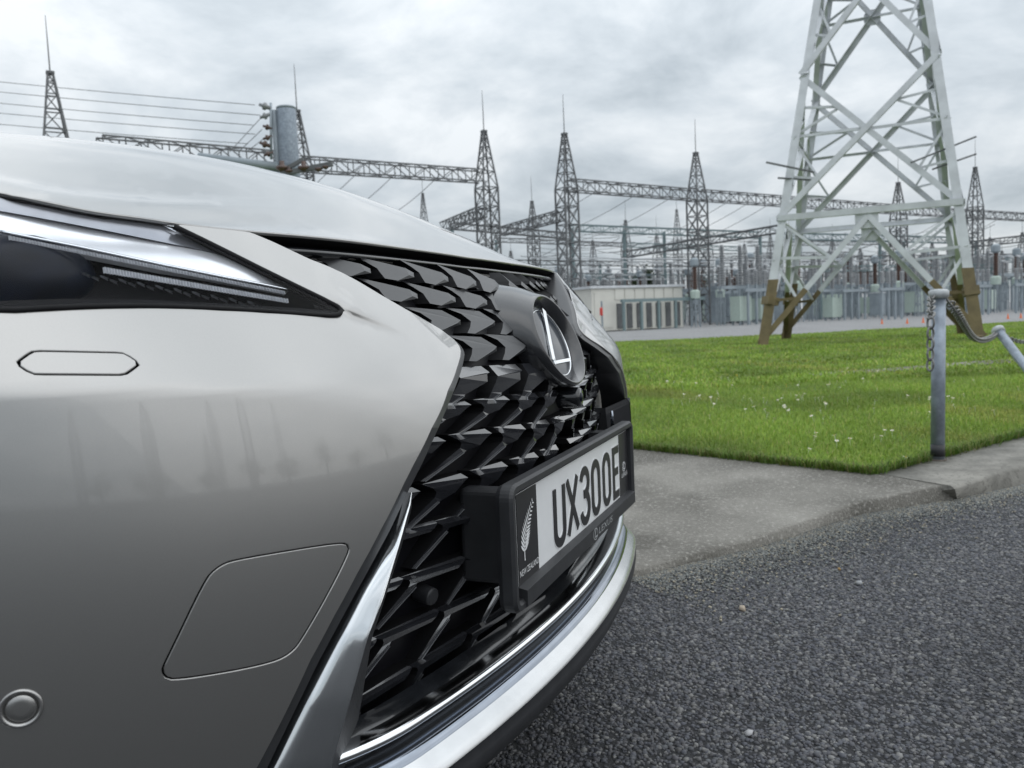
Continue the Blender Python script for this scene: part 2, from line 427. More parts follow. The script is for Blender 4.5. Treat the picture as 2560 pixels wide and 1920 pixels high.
for mi in BOTH:
    bumper = patch('bumper', outl, f_paint, MT['paint'], car, step=.0075, holes=[washer, tow, circ(sc_y, sc_z, .0157)], lines=dens, thick=.0018, mirror=mi)
    f_in = lambda y, z: f_body(y, z)-.0095
    patch('headlamp_washer_cover', inset(washer, .0023), f_body, MT['paint'], bumper, step=.006, thick=.0016, mirror=mi, off=.0003)
    patch('tow_eye_cover', inset(tow, .0026), f_body, MT['paint'], bumper, step=.006, thick=.0016, mirror=mi, off=-.0003)
    patch('gap_shade', inset(washer, -.004), f_in, MT['void'], bumper, step=.012, mirror=mi)  # black sheet under the gap, the gap's shade put into its colour
    patch('gap_shade', inset(tow, -.004), f_in, MT['void'], bumper, step=.012, mirror=mi)
    # parking sensor: ring and disc
    s_ = -1 if mi else 1
    rings = []
    nn_ = nrm(f_body, sc_y, sc_z); cc_ = np.array([float(f_body(sc_y, sc_z)), sc_y, sc_z])
    ax = np.array([0, 1., 0])-nn_*nn_[1]; ax /= np.linalg.norm(ax); ay = np.cross(nn_, ax)
    rows = []
    for r_, h_ in ((.0154, -.005), (.0152, .0004), (.0143, .0016), (.0126, .0013), (.0116, -.0015), (.0111, -.004), (.0108, -.001), (.0098, .0004), (.005, .0008), (.0001, .0008)):
        rows.append([cc_+nn_*h_+(ax*math.cos(a)+ay*math.sin(a))*r_ for a in np.linspace(0, 2*math.pi, 33)])
    strip('parking_sensor', rows, MT['paint'], bumper, mirror=mi, flip=True)

# -- black flange between the paint and the grille, and the chrome blade
inner_px = [ZB(60, 180), ZB(190, 235), ZB(390, 330), ZB(670, 468), ZB(935, 615), ZB(1128, 728), ZB(1200, 785), ZB(1232, 818), ZB(1243, 850), ZB(1237, 885), ZB(1222, 950), ZB(1185, 1050), ZB(1098, 1260), ZB(1005, 1462), ZC(862, 462), ZC(742, 718), ZC(612, 958), ZC(480, 1198), ZC(350, 1440), (668, 1919), (616, 2030)]
pe = resample([hit(p, f_body) for p in bump_px_r[4:]], .006)
pi_ = [hit(p, lambda y, z: f_body(y, z)-.006) for p in inner_px]
pi_ = np.array([np.array(p) for p in resample(pi_, .006)]); 
def rs(P, n):
    P = np.array(P, float); d = np.r_[0, np.cumsum(np.linalg.norm(np.diff(P, axis=0), axis=1))]; s = np.linspace(0, d[-1], n)
    return np.stack([np.interp(s, d, P[:, k]) for k in range(3)], 1)
n_ = 150; A_ = rs(pe, n_); B_ = rs(pi_, n_)
zmn = A_[:, 2]
deep = B_.copy(); deep[:, 0] -= .05; deep[:, 1] += .004
for mi in BOTH:
    strip('grille_flange', [A_-[.0025, 0, 0], (A_+B_)/2+[-.001, 0, 0], B_, B_-[.004, -.001, 0], deep], MT['satin_black'], car, smooth=False, mirror=mi)
ch_l = [ZC(855, 512), ZC(832, 560), ZC(742, 790), ZC(602, 1050), ZC(462, 1320), ZC(292, 1659), ZF(268, 1400), (560, 2130)]
ch_r = [ZC(857, 512), ZC(853, 585), ZC(792, 800), ZC(702, 1100), ZC(622, 1300), ZC(522, 1659), ZF(540, 1400), (800, 2130)]
fch = lambda y, z: f_body(y, z)-.004
fch2 = lambda y, z: f_body(y, z)-.030
ch_m = [tuple(np.array(a)*.45+np.array(b)*.55) for a, b in zip(ch_l, ch_r)]
kk_ = lambda a, b_, n=len(ch_l): [a+(b_-a)*min(1, i/(n-3)) for i in range(n)]
oh = lambda P, O_: rs([hit(p, (lambda o_: (lambda y, z: f_body(y, z)+o_))(o_)) for p, o_ in zip(P, O_)], 60)
CL = oh(ch_l, kk_(-.001, -.011)); CM = oh(ch_m, kk_(.003, -.001)); CR = oh(ch_r, kk_(.003, .008))
sd_r = [ZC(858, 512), ZC(862, 592), ZC(808, 800), ZC(735, 1030), ZC(640, 1320), ZC(585, 1659), ZF(632, 1400), (905, 2130)]
SR = rs([hit(p, lambda y, z: f_body(y, z)-.045) for p in sd_r], 60)
for mi in BOTH:
    bl = strip('chrome_blade', [CL-[.012, 0, 0], CL, CL*.6+CM*.4+[.0022, 0, 0], CM, CM*.45+CR*.55+[.0012, 0, 0], CR], MT['chrome'], car, mirror=mi)
    strip('blade_backing', [CR-[.001, 0, 0], SR, SR-[.03, 0, 0]], MT['matt_black'], bl, smooth=False, mirror=mi)

# -- bonnet (hood): smooth height field through its cut line and its crown
HE = [(0, 478), (122, 503), (236, 528), (366, 543), (448, 558), (610, 575), (773, 588), (900, 602), (1007, 617), (1120, 633), (1188, 644)]
edge3 = [hit(p, f_body) for p in HE]
edge3 = [e_ for e_ in edge3 if e_[1] < -.02]+[np.array([float(edge3[-1][0]), 0., edge3[-1][2]])]
rear = [np.array(p) for p in [(-1.16, -.80, 1.045), (-.95, -.795, 1.02), (-.72, -.78, .997), (-.52, -.755, .972), (-.40, -.72, .951)]]
hedge = rs(chaikin(rear+edge3, False, 3), 160)
HT = (0.7890109, -0.78201751, -0.44958549, -0.3812227, -0.28433229); HLAM = .0836
hfull = np.concatenate([hedge, (hedge*[1, -1, 1])[::-1][1:]])
def crown(x, y): return HT[0]+HT[1]*x+HT[2]*x*x+HT[3]*y*y+HT[4]*x*y*y
def f_hood(x, y):
    x = np.asarray(x, float); y = np.asarray(y, float); sh = x.shape; x = x.ravel(); y = y.ravel(); z = np.empty(len(x))
    for i in range(0, len(x), 3000):
        xx, yy = x[i:i+3000], y[i:i+3000]
        d2 = (xx[:, None]-hfull[None, :, 0])**2+(yy[:, None]-hfull[None, :, 1])**2; j = np.clip(d2.argmin(1), 1, len(hfull)-2); m = np.arange(len(xx))
        # refine the nearest point on the cut line
        a = hfull[j-1]; c = hfull[j+1]; ac = c-a; t = np.clip(((xx-a[:, 0])*ac[:, 0]+(yy-a[:, 1])*ac[:, 1])/(ac[:, 0]**2+ac[:, 1]**2), 0, 1)
        E_ = a+ac*t[:, None]; d = np.hypot(xx-E_[:, 0], yy-E_[:, 1])
        z[i:i+3000] = crown(xx, yy)-(crown(E_[:, 0], E_[:, 1])-E_[:, 2])*np.exp(-d/HLAM)+(.0055*np.exp(-((d-.115)/.032)**2)-.0030*np.exp(-((d-.060)/.022)**2))*sstep((np.abs(yy)-.20)/.30)
    return z.reshape(sh)
half = [(p[0], p[1]) for p in hedge]
hout = half+[(x, -y) for x, y in half[::-1][1:]]
patch('bonnet', hout, f_hood, MT['paint'], car, step=.014, bstep=.006, thick=.0035, perm='xy')
hz = np.array([[p[0], p[1], float(f_hood(p[0], p[1]))] for p in hedge])
full = np.concatenate([hz, (hz*[1, -1, 1])[::-1][1:]])
# rubber seal and trim under the bonnet edge
fr = full[(full[:, 0] > -.42)]
seal = lambda dx_, dz_: fr+np.array([dx_, 0, dz_])
strip('bonnet_seal', [seal(-.003, -.0036), seal(-.010, -.006), seal(-.022, -.012), seal(-.06, -.016)], MT['void'], car)
ft = full[np.abs(full[:, 1]) < .50]
sl = lambda dx_, dz_: ft+np.array([dx_, 0, dz_])
strip('grille_top_trim', [sl(-.012, -.012), sl(-.006, -.014), sl(-.004, -.018), sl(-.008, -.022), sl(-.020, -.0225), sl(-.018, -.0245), sl(-.014, -.027), sl(-.022, -.031), sl(-.05, -.033)], MT['gloss_black'], car)
# black underlay behind headlamps and joints; its colour stands in for shade
carr = [(-.86, .80), (-.86, .94), (-.70, .945)]+[(p[1], p[2]-.006) for p in hedge[45::6]]+[(0, .80)]
for mi in BOTH: patch('shade_underlay', [q for q in carr if q[0] < -.35 or q[1] > .8][:], lambda y, z: f_body(y, z)-.10, MT['void'], car, step=.03, mirror=mi)

# -- headlamps
hl_top = [ZA(0, 468), ZA(300, 533), ZA(560, 588), ZA(640, 604), ZA(880, 600), ZA(980, 622), ZA(1060, 660)]
hl_rt = [ZA(1300, 772), ZA(1700, 973), ZA(2055, 1146), ZA(2088, 1172), ZA(2070, 1192)]
hl_bt = [ZA(1990, 1194), ZA(1500, 1160), ZA(900, 1136), ZA(400, 1147), ZA(0, 1170)]
lens_o = [(-.80, .952)]+[(-.74, .944)]+yz(hl_top+hl_rt+hl_bt, f_body)+[(-.79, .833)]
gl = bpy.data.materials.new('clear_lens'); gl.use_nodes = True; t_ = gl.node_tree; t_.nodes.clear()
o1 = t_.nodes.new('ShaderNodeOutputMaterial'); mx1 = t_.nodes.new('ShaderNodeMixShader'); tr1 = t_.nodes.new('ShaderNodeBsdfTransparent'); gs1 = t_.nodes.new('ShaderNodeBsdfGlossy'); fr1 = t_.nodes.new('ShaderNodeFresnel')
fr1.inputs[0].default_value = 1.14; gs1.inputs['Roughness'].default_value = .02; tr1.inputs[0].default_value = (.93, .94, .96, 1)
t_.links.new(fr1.outputs[0], mx1.inputs[0]); t_.links.new(tr1.outputs[0], mx1.inputs[1]); t_.links.new(gs1.outputs[0], mx1.inputs[2]); t_.links.new(mx1.outputs[0], o1.inputs[0])
MT['lens'] = gl
MT['drl'] = pm('light_guide_white', (.94, .95, .97), .25, .6, .3, .03, var=.03, scale=40)
MT['bezel'] = pm('grey_bezel', (.36, .37, .40), .22, .7, .4, .05, var=.08, scale=30)
MT['reflector'] = pm('lamp_reflector', (.46, .48, .52), .14, 1., var=.1, scale=120)
MT['projector'] = pm('projector_glass', (.007, .010, .018), .30, 0, .0, .05, spec=.25, var=.5, scale=40)
MT['rib'] = pm('ribbed_plastic', (.66, .67, .70), .3, .1, var=.15, scale=200)
fo = lambda o: (lambda y, z: f_body(y, z)-o)
def hp(px, o): return yz(px, fo(o))
for mi in BOTH:
    hd = patch('headlight', [(-.80, .95)]+hp([ZA(0, 470), ZA(300, 536), ZA(560, 590), ZA(640, 606), ZA(880, 602), ZA(1060, 660), ZA(1300, 772), ZA(1700, 973), ZA(2050, 1150), ZA(1990, 1190), ZA(1500, 1156), ZA(900, 1130), ZA(400, 1140), ZA(0, 1165)], .05)+[(-.80, .833)], fo(.05), MT['void'], car, step=.012, mirror=mi)
    patch('lens', lens_o, f_body, MT['lens'], hd, step=.007, mirror=mi, off=.0008)
    # gasket round the lens
    gk = [hit(p, f_body) for p in [ZA(1068, 655), ZA(1300, 766), ZA(1700, 966), ZA(2062, 1140), ZA(2100, 1172), ZA(2078, 1200), ZA(1990, 1203), ZA(1500, 1167), ZA(900, 1141), ZA(400, 1152), ZA(0, 1176)]]+[np.array([float(f_body(-.79, .832)), -.79, .832])]
    gk = rs(chaikin(gk, False, 1), 110)
    g_ = MB().tube([p*([1, -1, 1] if mi else [1, 1, 1]) for p in gk], .0030, 8); g_.build('lamp_gasket', MT['rubber'], hd, True)
    fl2 = [ZA(0, 1112), ZA(400, 1097), ZA(900, 1103), ZA(1500, 1136), ZA(1960, 1166), ZA(2050, 1176), ZA(1990, 1200), ZA(1500, 1164), ZA(900, 1141), ZA(400, 1152), ZA(0, 1176)]
    patch('lower_bezel', hp(fl2, .004), fo(.004), MT['rubber'], hd, step=.006, mirror=mi)
    up = [ZA(0, 476), ZA(300, 541), ZA(560, 596), ZA(640, 612), ZA(880, 610), ZA(985, 640), ZA(1340, 822), ZA(900, 730), ZA(500, 650), ZA(0, 558)]
    patch('upper_bezel', [(-.78, .948)]+hp(up, .010)+[(-.78, .928)], fo(.010), MT['bezel'], hd, step=.007, mirror=mi)
    tri = [ZA(990, 642), ZA(1060, 668), ZA(1340, 806), ZA(1730, 998), ZA(1700, 998), ZA(1345, 822)]
    patch('chrome_corner', hp(tri, .006), fo(.006), MT['reflector'], hd, step=.006, mirror=mi)
    dr = [ZA(0, 562), ZA(500, 655), ZA(900, 735), ZA(1345, 826), ZA(1560, 930), ZA(1700, 1002), ZA(1790, 1042), ZA(1640, 1014), ZA(1400, 968), ZA(1000, 888), ZA(500, 780), ZA(0, 682)]
    fd = lambda y, z: f_body(y, z)-.012+.004*np.sin((np.asarray(z)-.85)*90)
    patch('daytime_light', [(-.78, .929)]+yz(dr, fd)+[(-.78, .905)], fd, MT['drl'], hd, step=.005, mirror=mi, thick=.012)
    edge = [hit(p, fo(.008)) for p in [ZA(0, 684), ZA(500, 782), ZA(1000, 890), ZA(1400, 970), ZA(1640, 1016), ZA(1780, 1044)]]
    MB().tube([p*([1, -1, 1] if mi else [1, 1, 1]) for p in rs(edge, 40)], .0016, 6).build('chrome_edge', MT['chrome'], hd, True)
    # corner mirror strip on the right tip
    cs = [ZA(1720, 1000), ZA(1800, 1042), ZA(1900, 1100), ZA(2040, 1160), ZA(2030, 1168), ZA(1960, 1150), ZA(1800, 1060)]
    patch('tip_reflector', hp(cs, .007), fo(.007), MT['chrome'], hd, step=.005, mirror=mi)
    # projector lens and its shade
    pc = hit(ZA(160, 930), fo(.035)); m_ = MB()
    nn_ = nrm(f_body, pc[1], pc[2]); nn_ = nn_*np.array([1, 1, .4]); nn_ /= np.linalg.norm(nn_)
    ax = np.cross([0, 0, 1.], nn_); ax /= np.linalg.norm(ax); ay = np.cross(nn_, ax)
    rows = [[pc+nn_*(.03*math.cos(a)-.012)+(ax*math.cos(b_)*1.15+ay*math.sin(b_)*.8)*.047*math.sin(a) for b_ in np.linspace(0, 2*math.pi, 33)] for a in np.linspace(0.001, 1.45, 9)]
    strip('projector_lens', rows, MT['projector'], hd, mirror=mi)
    # ribbed light rows
    for (pa, pb, hgt, n, o) in ((ZA(60, 712), ZA(1740, 1052), 26, 90, .005), (ZA(640, 905), ZA(1760, 1098), 36, 62, .008)):
        m_ = MB()
        for i in range(n):
            t = i/(n-1); p = (pa[0]+(pb[0]-pa[0])*t, pa[1]+(pb[1]-pa[1])*t); hh = hgt*.4069*(1-.25*t)
            a = hit(p, fo(o)); b_ = hit((p[0]+2, p[1]+hh), fo(o+.003)); s3 = np.array([1, -1, 1]) if mi else np.ones(3)
            m_.bar(a*s3, b_*s3, .0008, .003, up=(1, 0, .3))
        m_.build('ribbed_light_row', MT['rib'], hd)
    m_ = MB()
    for k in range(20):
        p = (ZA(500, 935)[0]+k*23, ZA(500, 935)[1]+k*4.0+(5 if k % 2 else 0)); s3 = np.array([1, -1, 1]) if mi else np.ones(3)
        q = [hit((p[0]+a, p[1]+b_), fo(.014+c_))*s3 for a, b_, c_ in ((0, 0, 0), (19, 9, 0), (21, 14, .004), (3, 5, .004), (8, 1, -.006), (22, 7, -.004))]
        m_.add(q, [(0, 4, 5, 1), (0, 1, 2, 3)])
    m_.build('signal_reflector', MT['rib'], hd)

# -- grille: closed backing with rows of projecting blocks
def gpt(y, z, u, v, n, sgn=1):
    """point on the grille at (y,z) moved u along it, v up it and n out of it"""
    yy, zz = y+u, z+v; N_ = nrm(f_grille, yy, zz)
    P = np.array([float(f_grille(yy, zz)), yy, zz])+N_*n
    return P*np.array([1, sgn, 1])
go = [(-.02, .905), (-.50, .905)]+[(p[1], p[2]) for p in pe[::4] if p[2] < .9]+[(-.63, .36), (-.02, .36)]
go = [(min(a+.0, .0), b_) for a, b_ in go]
ob = [(-.60, .900), (-.58, .36), (.58, .36), (.60, .900), (.42, .895), (.30, .862), (-.30, .862), (-.42, .895)]
obj('grille_light_block', [(-.235, -.40, .78), (-.235, .40, .78), (-.235, .40, .897), (-.235, -.40, .897)], [(0, 1, 2, 3)], MT['void'], car)  # black sheet added to block light leaking in under the bonnet
grille = patch('grille', ob, lambda y, z: f_grille(y, z)-.020, pm('grille_backing', (.006, .006, .008), .42, spec=.18, var=.2), car, step=.02)
tag(grille, 'black closed grille covered in rows of angular blocks')
MT['grille_gloss'] = pm('grille_gloss', (.020, .021, .025), .22, 0, .9, .06, .9, var=.2, scale=25, var_r=.04)
# right-hand ends of the blocks in each row as they stand in the photograph, row height, kind
ROWS = [
    ([ZB(*q) for q in [(720, 385), (960, 408), (1150, 432), (1305, 455), (1430, 472), (1515, 485), (1585, 497)]], 135, 'A'),
    ([ZB(*q) for q in [(980, 525), (1190, 545), (1365, 560), (1515, 578)]], 135, 'A'),
    ([ZB(*q) for q in [(1220, 672), (1410, 677), (1560, 682)]], 142, 'A2'),
    ([ZB(*q) for q in [(1420, 818), (1580, 812), (1693, 803)]], 152, 'A2'),
    ([ZB(*q) for q in [(1380, 958), (1560, 948), (1700, 938), (1768, 930)]], 178, 'M'),
    ([ZB(*q) for q in [(1280, 1133), (1492, 1105), (1652, 1092), (1762, 1072), (1842, 1058)]], 185, 'B'),
    ([ZB(*q) for q in [(1140, 1333), (1393, 1290), (1582, 1268), (1712, 1240), (1800, 1215)]], 215, 'B'),
    ([ZB(*q) for q in [(1262, 1535), (1482, 1472), (1652, 1422), (1762, 1380), (1850, 1340)]], 240, 'B'),
    ([ZC(*q) for q in [(1005, 690), (1295, 612)]], 262, 'C'),
    ([ZC(*q) for q in [(820, 1000), (1160, 885), (1430, 770)]], 272, 'C'),
    ([ZC(*q) for q in [(1015, 1175), (1300, 1045), (1530, 925)]], 290, 'C'),
    ([ZC(*q) for q in [(865, 1488), (1172, 1300), (1432, 1130), (1640, 985)]], 300, 'C')]
TA = [(u_, v_, .012+.012*u_-(.005 if i_ in (3, 4) else 0)) for i_, (u_, v_) in enumerate([(-1.40, .50), (-.70, .335), (-.19, .20), (0, .04), (.015, -.14), (-.36, -.34), (-.66, -.30), (-.76, -.10), (-.84, .08), (-1.10, .30), (-.10, -.07)])]
TA2 = [(u_, v_, .012+.012*u_-(.005 if i_ == 4 else 0)) for i_, (u_, v_) in enumerate([(-1.45, .52), (-1.0, .48), (-.46, .42), (0, .05), (.0, -.12), (-.58, -.46), (-.80, -.44), (-.72, -.2), (-.70, .02), (-.98, .30), (-.07, -.06)])]
FA = [(0, 9, 8, 7, 6, 5, 10, 3, 2, 1), (3, 10, 5, 4)]
TB = [(-.97, .15, -.002), (-.16, .15, -.001), (0, .0, .004), (-.09, -.07, .012), (-.73, -.02, .010), (-.26, -.25, .009), (-.55, -.34, .005), (-.66, -.13, .008), (-.70, -.24, .006), (-1.56, -.92, -.004), (-1.48, -.95, -.003), (-.62, -.37, .006)]
FB = [(0, 4, 3, 2, 1), (4, 7, 6, 5, 3), (7, 8, 11, 6), (8, 9, 10, 11)]
TC = [(-1.1, .10, -.002), (-.08, .12, -.001), (0, .04, .003), (-.05, -.05, .010), (-.92, -.02, .009), (-.12, -.11, .008), (-.78, -.13, .006), (-.90, -.09, .007), (-.93, -.16, .005), (-1.50, -.78, -.004), (-1.44, -.80, -.003), (-.82, -.20, .005)]
TM = [(-1.02, .24, -.002), (-.22, .24, .000), (0, .03, .005), (-.06, -.02, .010), (-.74, -.10, .008), (-.05, -.26, .008), (-.62, -.62, .003), (-.82, -.32, .005), (-.95, -.60, .002), (-1.10, -.95, -.003), (-1.04, -.97, -.002), (-.66, -.66, .003)]
RIM_A = [0, 1, 2, 3, 4, 5, 6, 7, 8, 9]
RIM_B = [0, 1, 2, 3, 5, 6, 11, 10, 9, 8, 7, 4]
gglint = pm('edge_glint', (.30, .31, .33), .25, .8, var=.1)  # bright metal stands in for the highlight along the stem edges
def block(R_, P_, H_, kind):
    T_, F_, rim_ = (TA2 if kind == 'A2' else TA, FA, RIM_A) if kind[0] == 'A' else ({'B': TB, 'C': TC, 'M': TM}[kind], FB, RIM_B)
    V = []; bk = []
    for u, v, n in T_:
        px = (R_[0]+u*P_[0], R_[1]+u*P_[1]-v*H_)
        q = hit(px, lambda y, z: f_grille(y, z)+n); V.append(q)
    for i in rim_:
        q = V[i]; N_ = nrm(f_grille, q[1], q[2]); bk.append(np.array([float(f_grille(q[1], q[2]))-.022, q[1]+.002, q[2]]))
    F = [tuple(f_) for f_ in F_]; n0 = len(V); V = V+bk; m = len(rim_); nf = len(F)
    for a in range(m): b2 = (a+1) % m; F.append((rim_[a], rim_[b2], n0+b2, n0+a))
    return V, F
nblk = 0
for ri, (pxs, hB, kind) in enumerate(ROWS):
    R_ = [np.array(p) for p in pxs]; H_ = hB*.4521
    P_ = [R_[i]-R_[i-1] for i in range(1, len(R_))]
    g0 = P_[0]*min(max(np.linalg.norm(P_[0])/np.linalg.norm(P_[1]), 1.0), 1.2) if len(P_) > 1 else P_[0]*1.1
    P_ = [g0]+P_
    for _ in range(4):
        R_.insert(0, R_[0]-P_[0]); P_.insert(0, P_[0]*1.12)
    for r_, p_ in zip(R_, P_):
        q = hit(r_, f_grille)
        if q[1] > .03: continue
        ye = np.interp(q[2], [.40, .508, .565, .65, .70, .735, .77, .80, .83, .86, .89], [-.62, -.577, -.53, -.453, -.41, -.348, -.289, -.35, -.41, -.45, -.50])
        if q[1] < ye-.018: continue
        V, F = block(r_, p_, H_*(1 if len(pxs) < 2 else 1), kind)
        nf = len(FA) if kind[0] == 'A' else len(FB)
        for sgn in (1, -1):
            VV = [tuple(v*np.array([1, sgn, 1])) for v in V]; FF = [f_[::-1] for f_ in F] if sgn > 0 else list(F)
            k = len(VV); nF = len(FF)
            if kind[0] != 'A':
                m_ = MB(); a_, b_ = np.array(VV[11]), np.array(VV[10]); m_.bar(a_+np.array([.0012, 0, 0]), b_+np.array([.0012, 0, 0]), .0010, .0010)  # thin bar added to carry the painted highlight
                VV += m_.V; FF += [tuple(i+k for i in f_) for f_ in m_.F]
            me = bpy.data.meshes.new('grille_block'); me.from_pydata(VV, [], FF)
            for mt in (MT['satin_black'] if kind[0] == 'A' else MT['grille_gloss'], MT['void'], gglint): me.materials.append(mt)  # side faces near-black: shade of the cavities put into the colour
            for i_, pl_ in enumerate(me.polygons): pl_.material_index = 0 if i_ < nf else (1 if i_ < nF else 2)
            o_ = bpy.data.objects.new('grille_block', me); COL.objects.link(o_); put(o_, grille); nblk += 1
print('grille blocks', nblk)
# the blocks stop at the grille's rim: the black underlay behind the paint hides their ends

# -- emblem on its pod
pod = MB(); em_c = np.array([-.034, .0, .772]); tl = math.radians(22)
e1 = np.array([0, 1., 0]); e2 = np.array([-math.sin(tl), 0, math.cos(tl)]); e3 = np.array([math.cos(tl), 0, math.sin(tl)])
EA, EB = .086, .071
def el(a, k, n): return em_c+e1*EA*k*math.cos(a)+e2*EB*k*math.sin(a)+e3*n
def ring(k, n, N_=64): return [el(a, k, n) for a in np.linspace(0, 2*math.pi, N_+1)]
def podring(k, n):
    r = []
    for a in np.linspace(0, 2*math.pi, 65):
        k2 = k if n is not None else 1.12+.28*max(0, math.sin(a))
        p = el(a, 1, 0); q = em_c+(p-em_c)*k2
        x = float(f_grille(q[1], q[2]))
        q = q.copy(); q[0] = x-.012 if n is None else q[0]+n
        r.append(q)
    return r
mid = [np.array(a)*.5+np.array(b_)*.5+[.008, 0, 0] for a, b_ in zip(podring(1.08, 0.0), podring(1.75, None))]
podm = strip('emblem_pod', [podring(1.75, None), mid, podring(1.07, -.002), ring(1.035, .003), ring(1.01, .004), ring(.985, .003), ring(.84, -.010), ring(.835, -.013)], MT['pod'] if 'pod' in MT else pm('pod_black', (.020, .021, .024), .22, 0, .5, .10, .6, var=.1), car, flip=True)
strip('emblem_glass', [ring(.84, -.0125), ring(.6, -.0105), ring(.3, -.0095), ring(.001, -.009)], pm('emblem_glass', (.030, .037, .047), .08, 0, .0, .02, spec=.35, var=.25, scale=14), podm, flip=True)
# raised bright oval and bar of the badge
def oval_tube(k, r, n): 
    m_ = MB(); m_.tube([el(a, k, n) for a in np.linspace(0, 2*math.pi, 65)], r, 6, False); return m_
oval_tube(.76, .0014, -.0115).build('badge_ring', MT['chrome'], podm, True)
def eloc(u, v, n=-.0075): return em_c+e1*EA*u+e2*EB*v+e3*n
m_ = MB()
lb = [(.16, .74), (-.30, -.12), (-.44, -.42), (-.40, -.46), (.45, -.46)]
wd_ = [.05, .09, .10, .10, .07]
for i in range(len(lb)-1): m_.bar(eloc(*lb[i]), eloc(*lb[i+1]), .011 if i < 3 else .005, .003, up=e3)
m_.build('badge_bar', MT['chrome'], podm)
# camera under the emblem
cmp_ = ony(ZB(1885, 1090), 0.012)
m_ = MB(); m_.tube([cmp_-[.035, 0, 0], cmp_-[.004, 0, 0], cmp_, cmp_+[.0005, 0, 0]], [.017, .0155, .0135, .0001], 20, False)
cm_ = m_.build('front_camera', MT['gloss_black'], car, True)
MB().lathe([(.0068, 0), (.0068, .001), (.005, .0015), (.0001, .0022)], (0, 0, 0), 20)
m_ = MB(); m_.tube([cmp_, cmp_+[.002, 0, 0], cmp_+[.003, 0, 0]], [.0075, .0065, .0001], 20, False); m_.build('camera_lens', MT['projector'], cm_, True)
# radar/parking sensor in the lower grille
ps = hit(ZC(950, 1078), f_grille); nn_ = nrm(f_grille, ps[1], ps[2])
for s_ in (1, -1):
    q = ps*np.array([1, s_, 1]); n3 = nn_*np.array([1, s_, 1]); m_ = MB()
    m_.tube([q-n3*.015, q+n3*.007, q+n3*.0085, q+n3*.0081, q+n3*.0077, q+n3*.0088, q+n3*.009], [.0110, .0102, .0090, .0082, .0078, .0073, .0001], 28, False)
    m_.build('grille_sensor', MT['matt_black'], car)

# -- number plate, its frame and bracket
PX = .004
PY0, PY1, PZ0, PZ1 = -.296, .252, .4865, .598
pl = MB(); pl.box((PX-.002, PY0, PZ0), (PX, PY1, PZ1)); plate = pl.build('number_plate', MT['white_plate'], car)
tag(plate, 'white number plate with black letters and black end bands')
WY0, WY1 = -.2265, .1955
for a, b_ in ((PY0+.0005, WY0), (WY1, PY1-.0005)):
    MB().box((PX-.001, a, PZ0+.0005), (PX+.0009, b_, PZ1-.0005)).build('end_band', MT['plate_black'], plate)
def stroke(m, pts, w, x0, h, y0, z0, sy, sz):
    """flat-sided raised stroke along pts (letter space) on the plate's plane"""
    P = np.array(pts, float)*[sy, sz]+[y0, z0]; n = len(P); Lf = []; Rg = []
    for i in range(n):
        a = P[i]-P[i-1] if i else P[1]-P[0]; b_ = P[i+1]-P[i] if i < n-1 else P[-1]-P[-2]
        a = a/np.linalg.norm(a); b_ = b_/np.linalg.norm(b_); na = np.array([-a[1], a[0]]); nb = np.array([-b_[1], b_[0]])
        mm = na+nb; mm /= np.linalg.norm(mm); k = min(1/max(mm@na, .35), 1.6)
        Lf.append(P[i]+mm*w/2*k); Rg.append(P[i]-mm*w/2*k)
    V = [(x0+h, *p) for p in Lf]+[(x0+h, *p) for p in Rg]+[(x0, *p) for p in Lf]+[(x0, *p) for p in Rg]; F = []
    for i in range(n-1):
        F += [(i, n+i, n+i+1, i+1), (2*n+i, i, i+1, 2*n+i+1), (n+i, 3*n+i, 3*n+i+1, n+i+1)]
    F += [(0, 2*n, 3*n, n), (n-1, 2*n-1, 4*n-1, 3*n-1)]
    m.add(V, F)
arc = lambda cx, cy, rx, ry, a0, a1, n=12: [(cx+rx*math.cos(math.radians(a0+(a1-a0)*i/n)), cy+ry*math.sin(math.radians(a0+(a1-a0)*i/n))) for i in range(n+1)]
GLY = {'U': [[(0, 1)]+[(0, .25)]+arc(.5, .22, .5, .22, 180, 360)+[(1, .25), (1, 1)]],
       'X': [[(0.02, 1), (.98, 0)], [(.98, 1), (.02, 0)]],
       '0': [arc(.5, .76, .5, .24, 0, 180)+arc(.5, .24, .5, .24, 180, 360)+[(1, .76), (1, .77)]],
       '3': [arc(.5, .77, .48, .23, 165, -80, 14)+[(.38, .535)], [(.38, .535)]+[(.52, .535)]+arc(.48, .27, .52, .27, 80, -165, 16)],
       'E': [[(1, 1), (0, 1), (0, 0), (1, 0)], [(0, .52), (.86, .52)]]}
CW = .0128
LET = [('U', -.158, -.119), ('X', -.103, -.055), ('3', -.037, .002), ('0', .024, .061), ('0', .089, .126), ('E', .153, .187)]
for ch, a, b_ in LET:
    m_ = MB()
    for i, s_ in enumerate(GLY[ch]): stroke(m_, s_, CW*(1 if ch != 'X' else .92), PX-.0005, .0022+.0001*i, a, .4985, b_-a, .0765)
    letter = m_.build('plate_character', MT['plate_black'], plate)
    m_ = MB()
    for i, s_ in enumerate(GLY[ch]): stroke(m_, s_, CW+.0042, PX-.0005, .0011+.0001*i, a, .4985, b_-a, .0765)
    m_.build('embossed_edge', MT['white_plate'], plate)
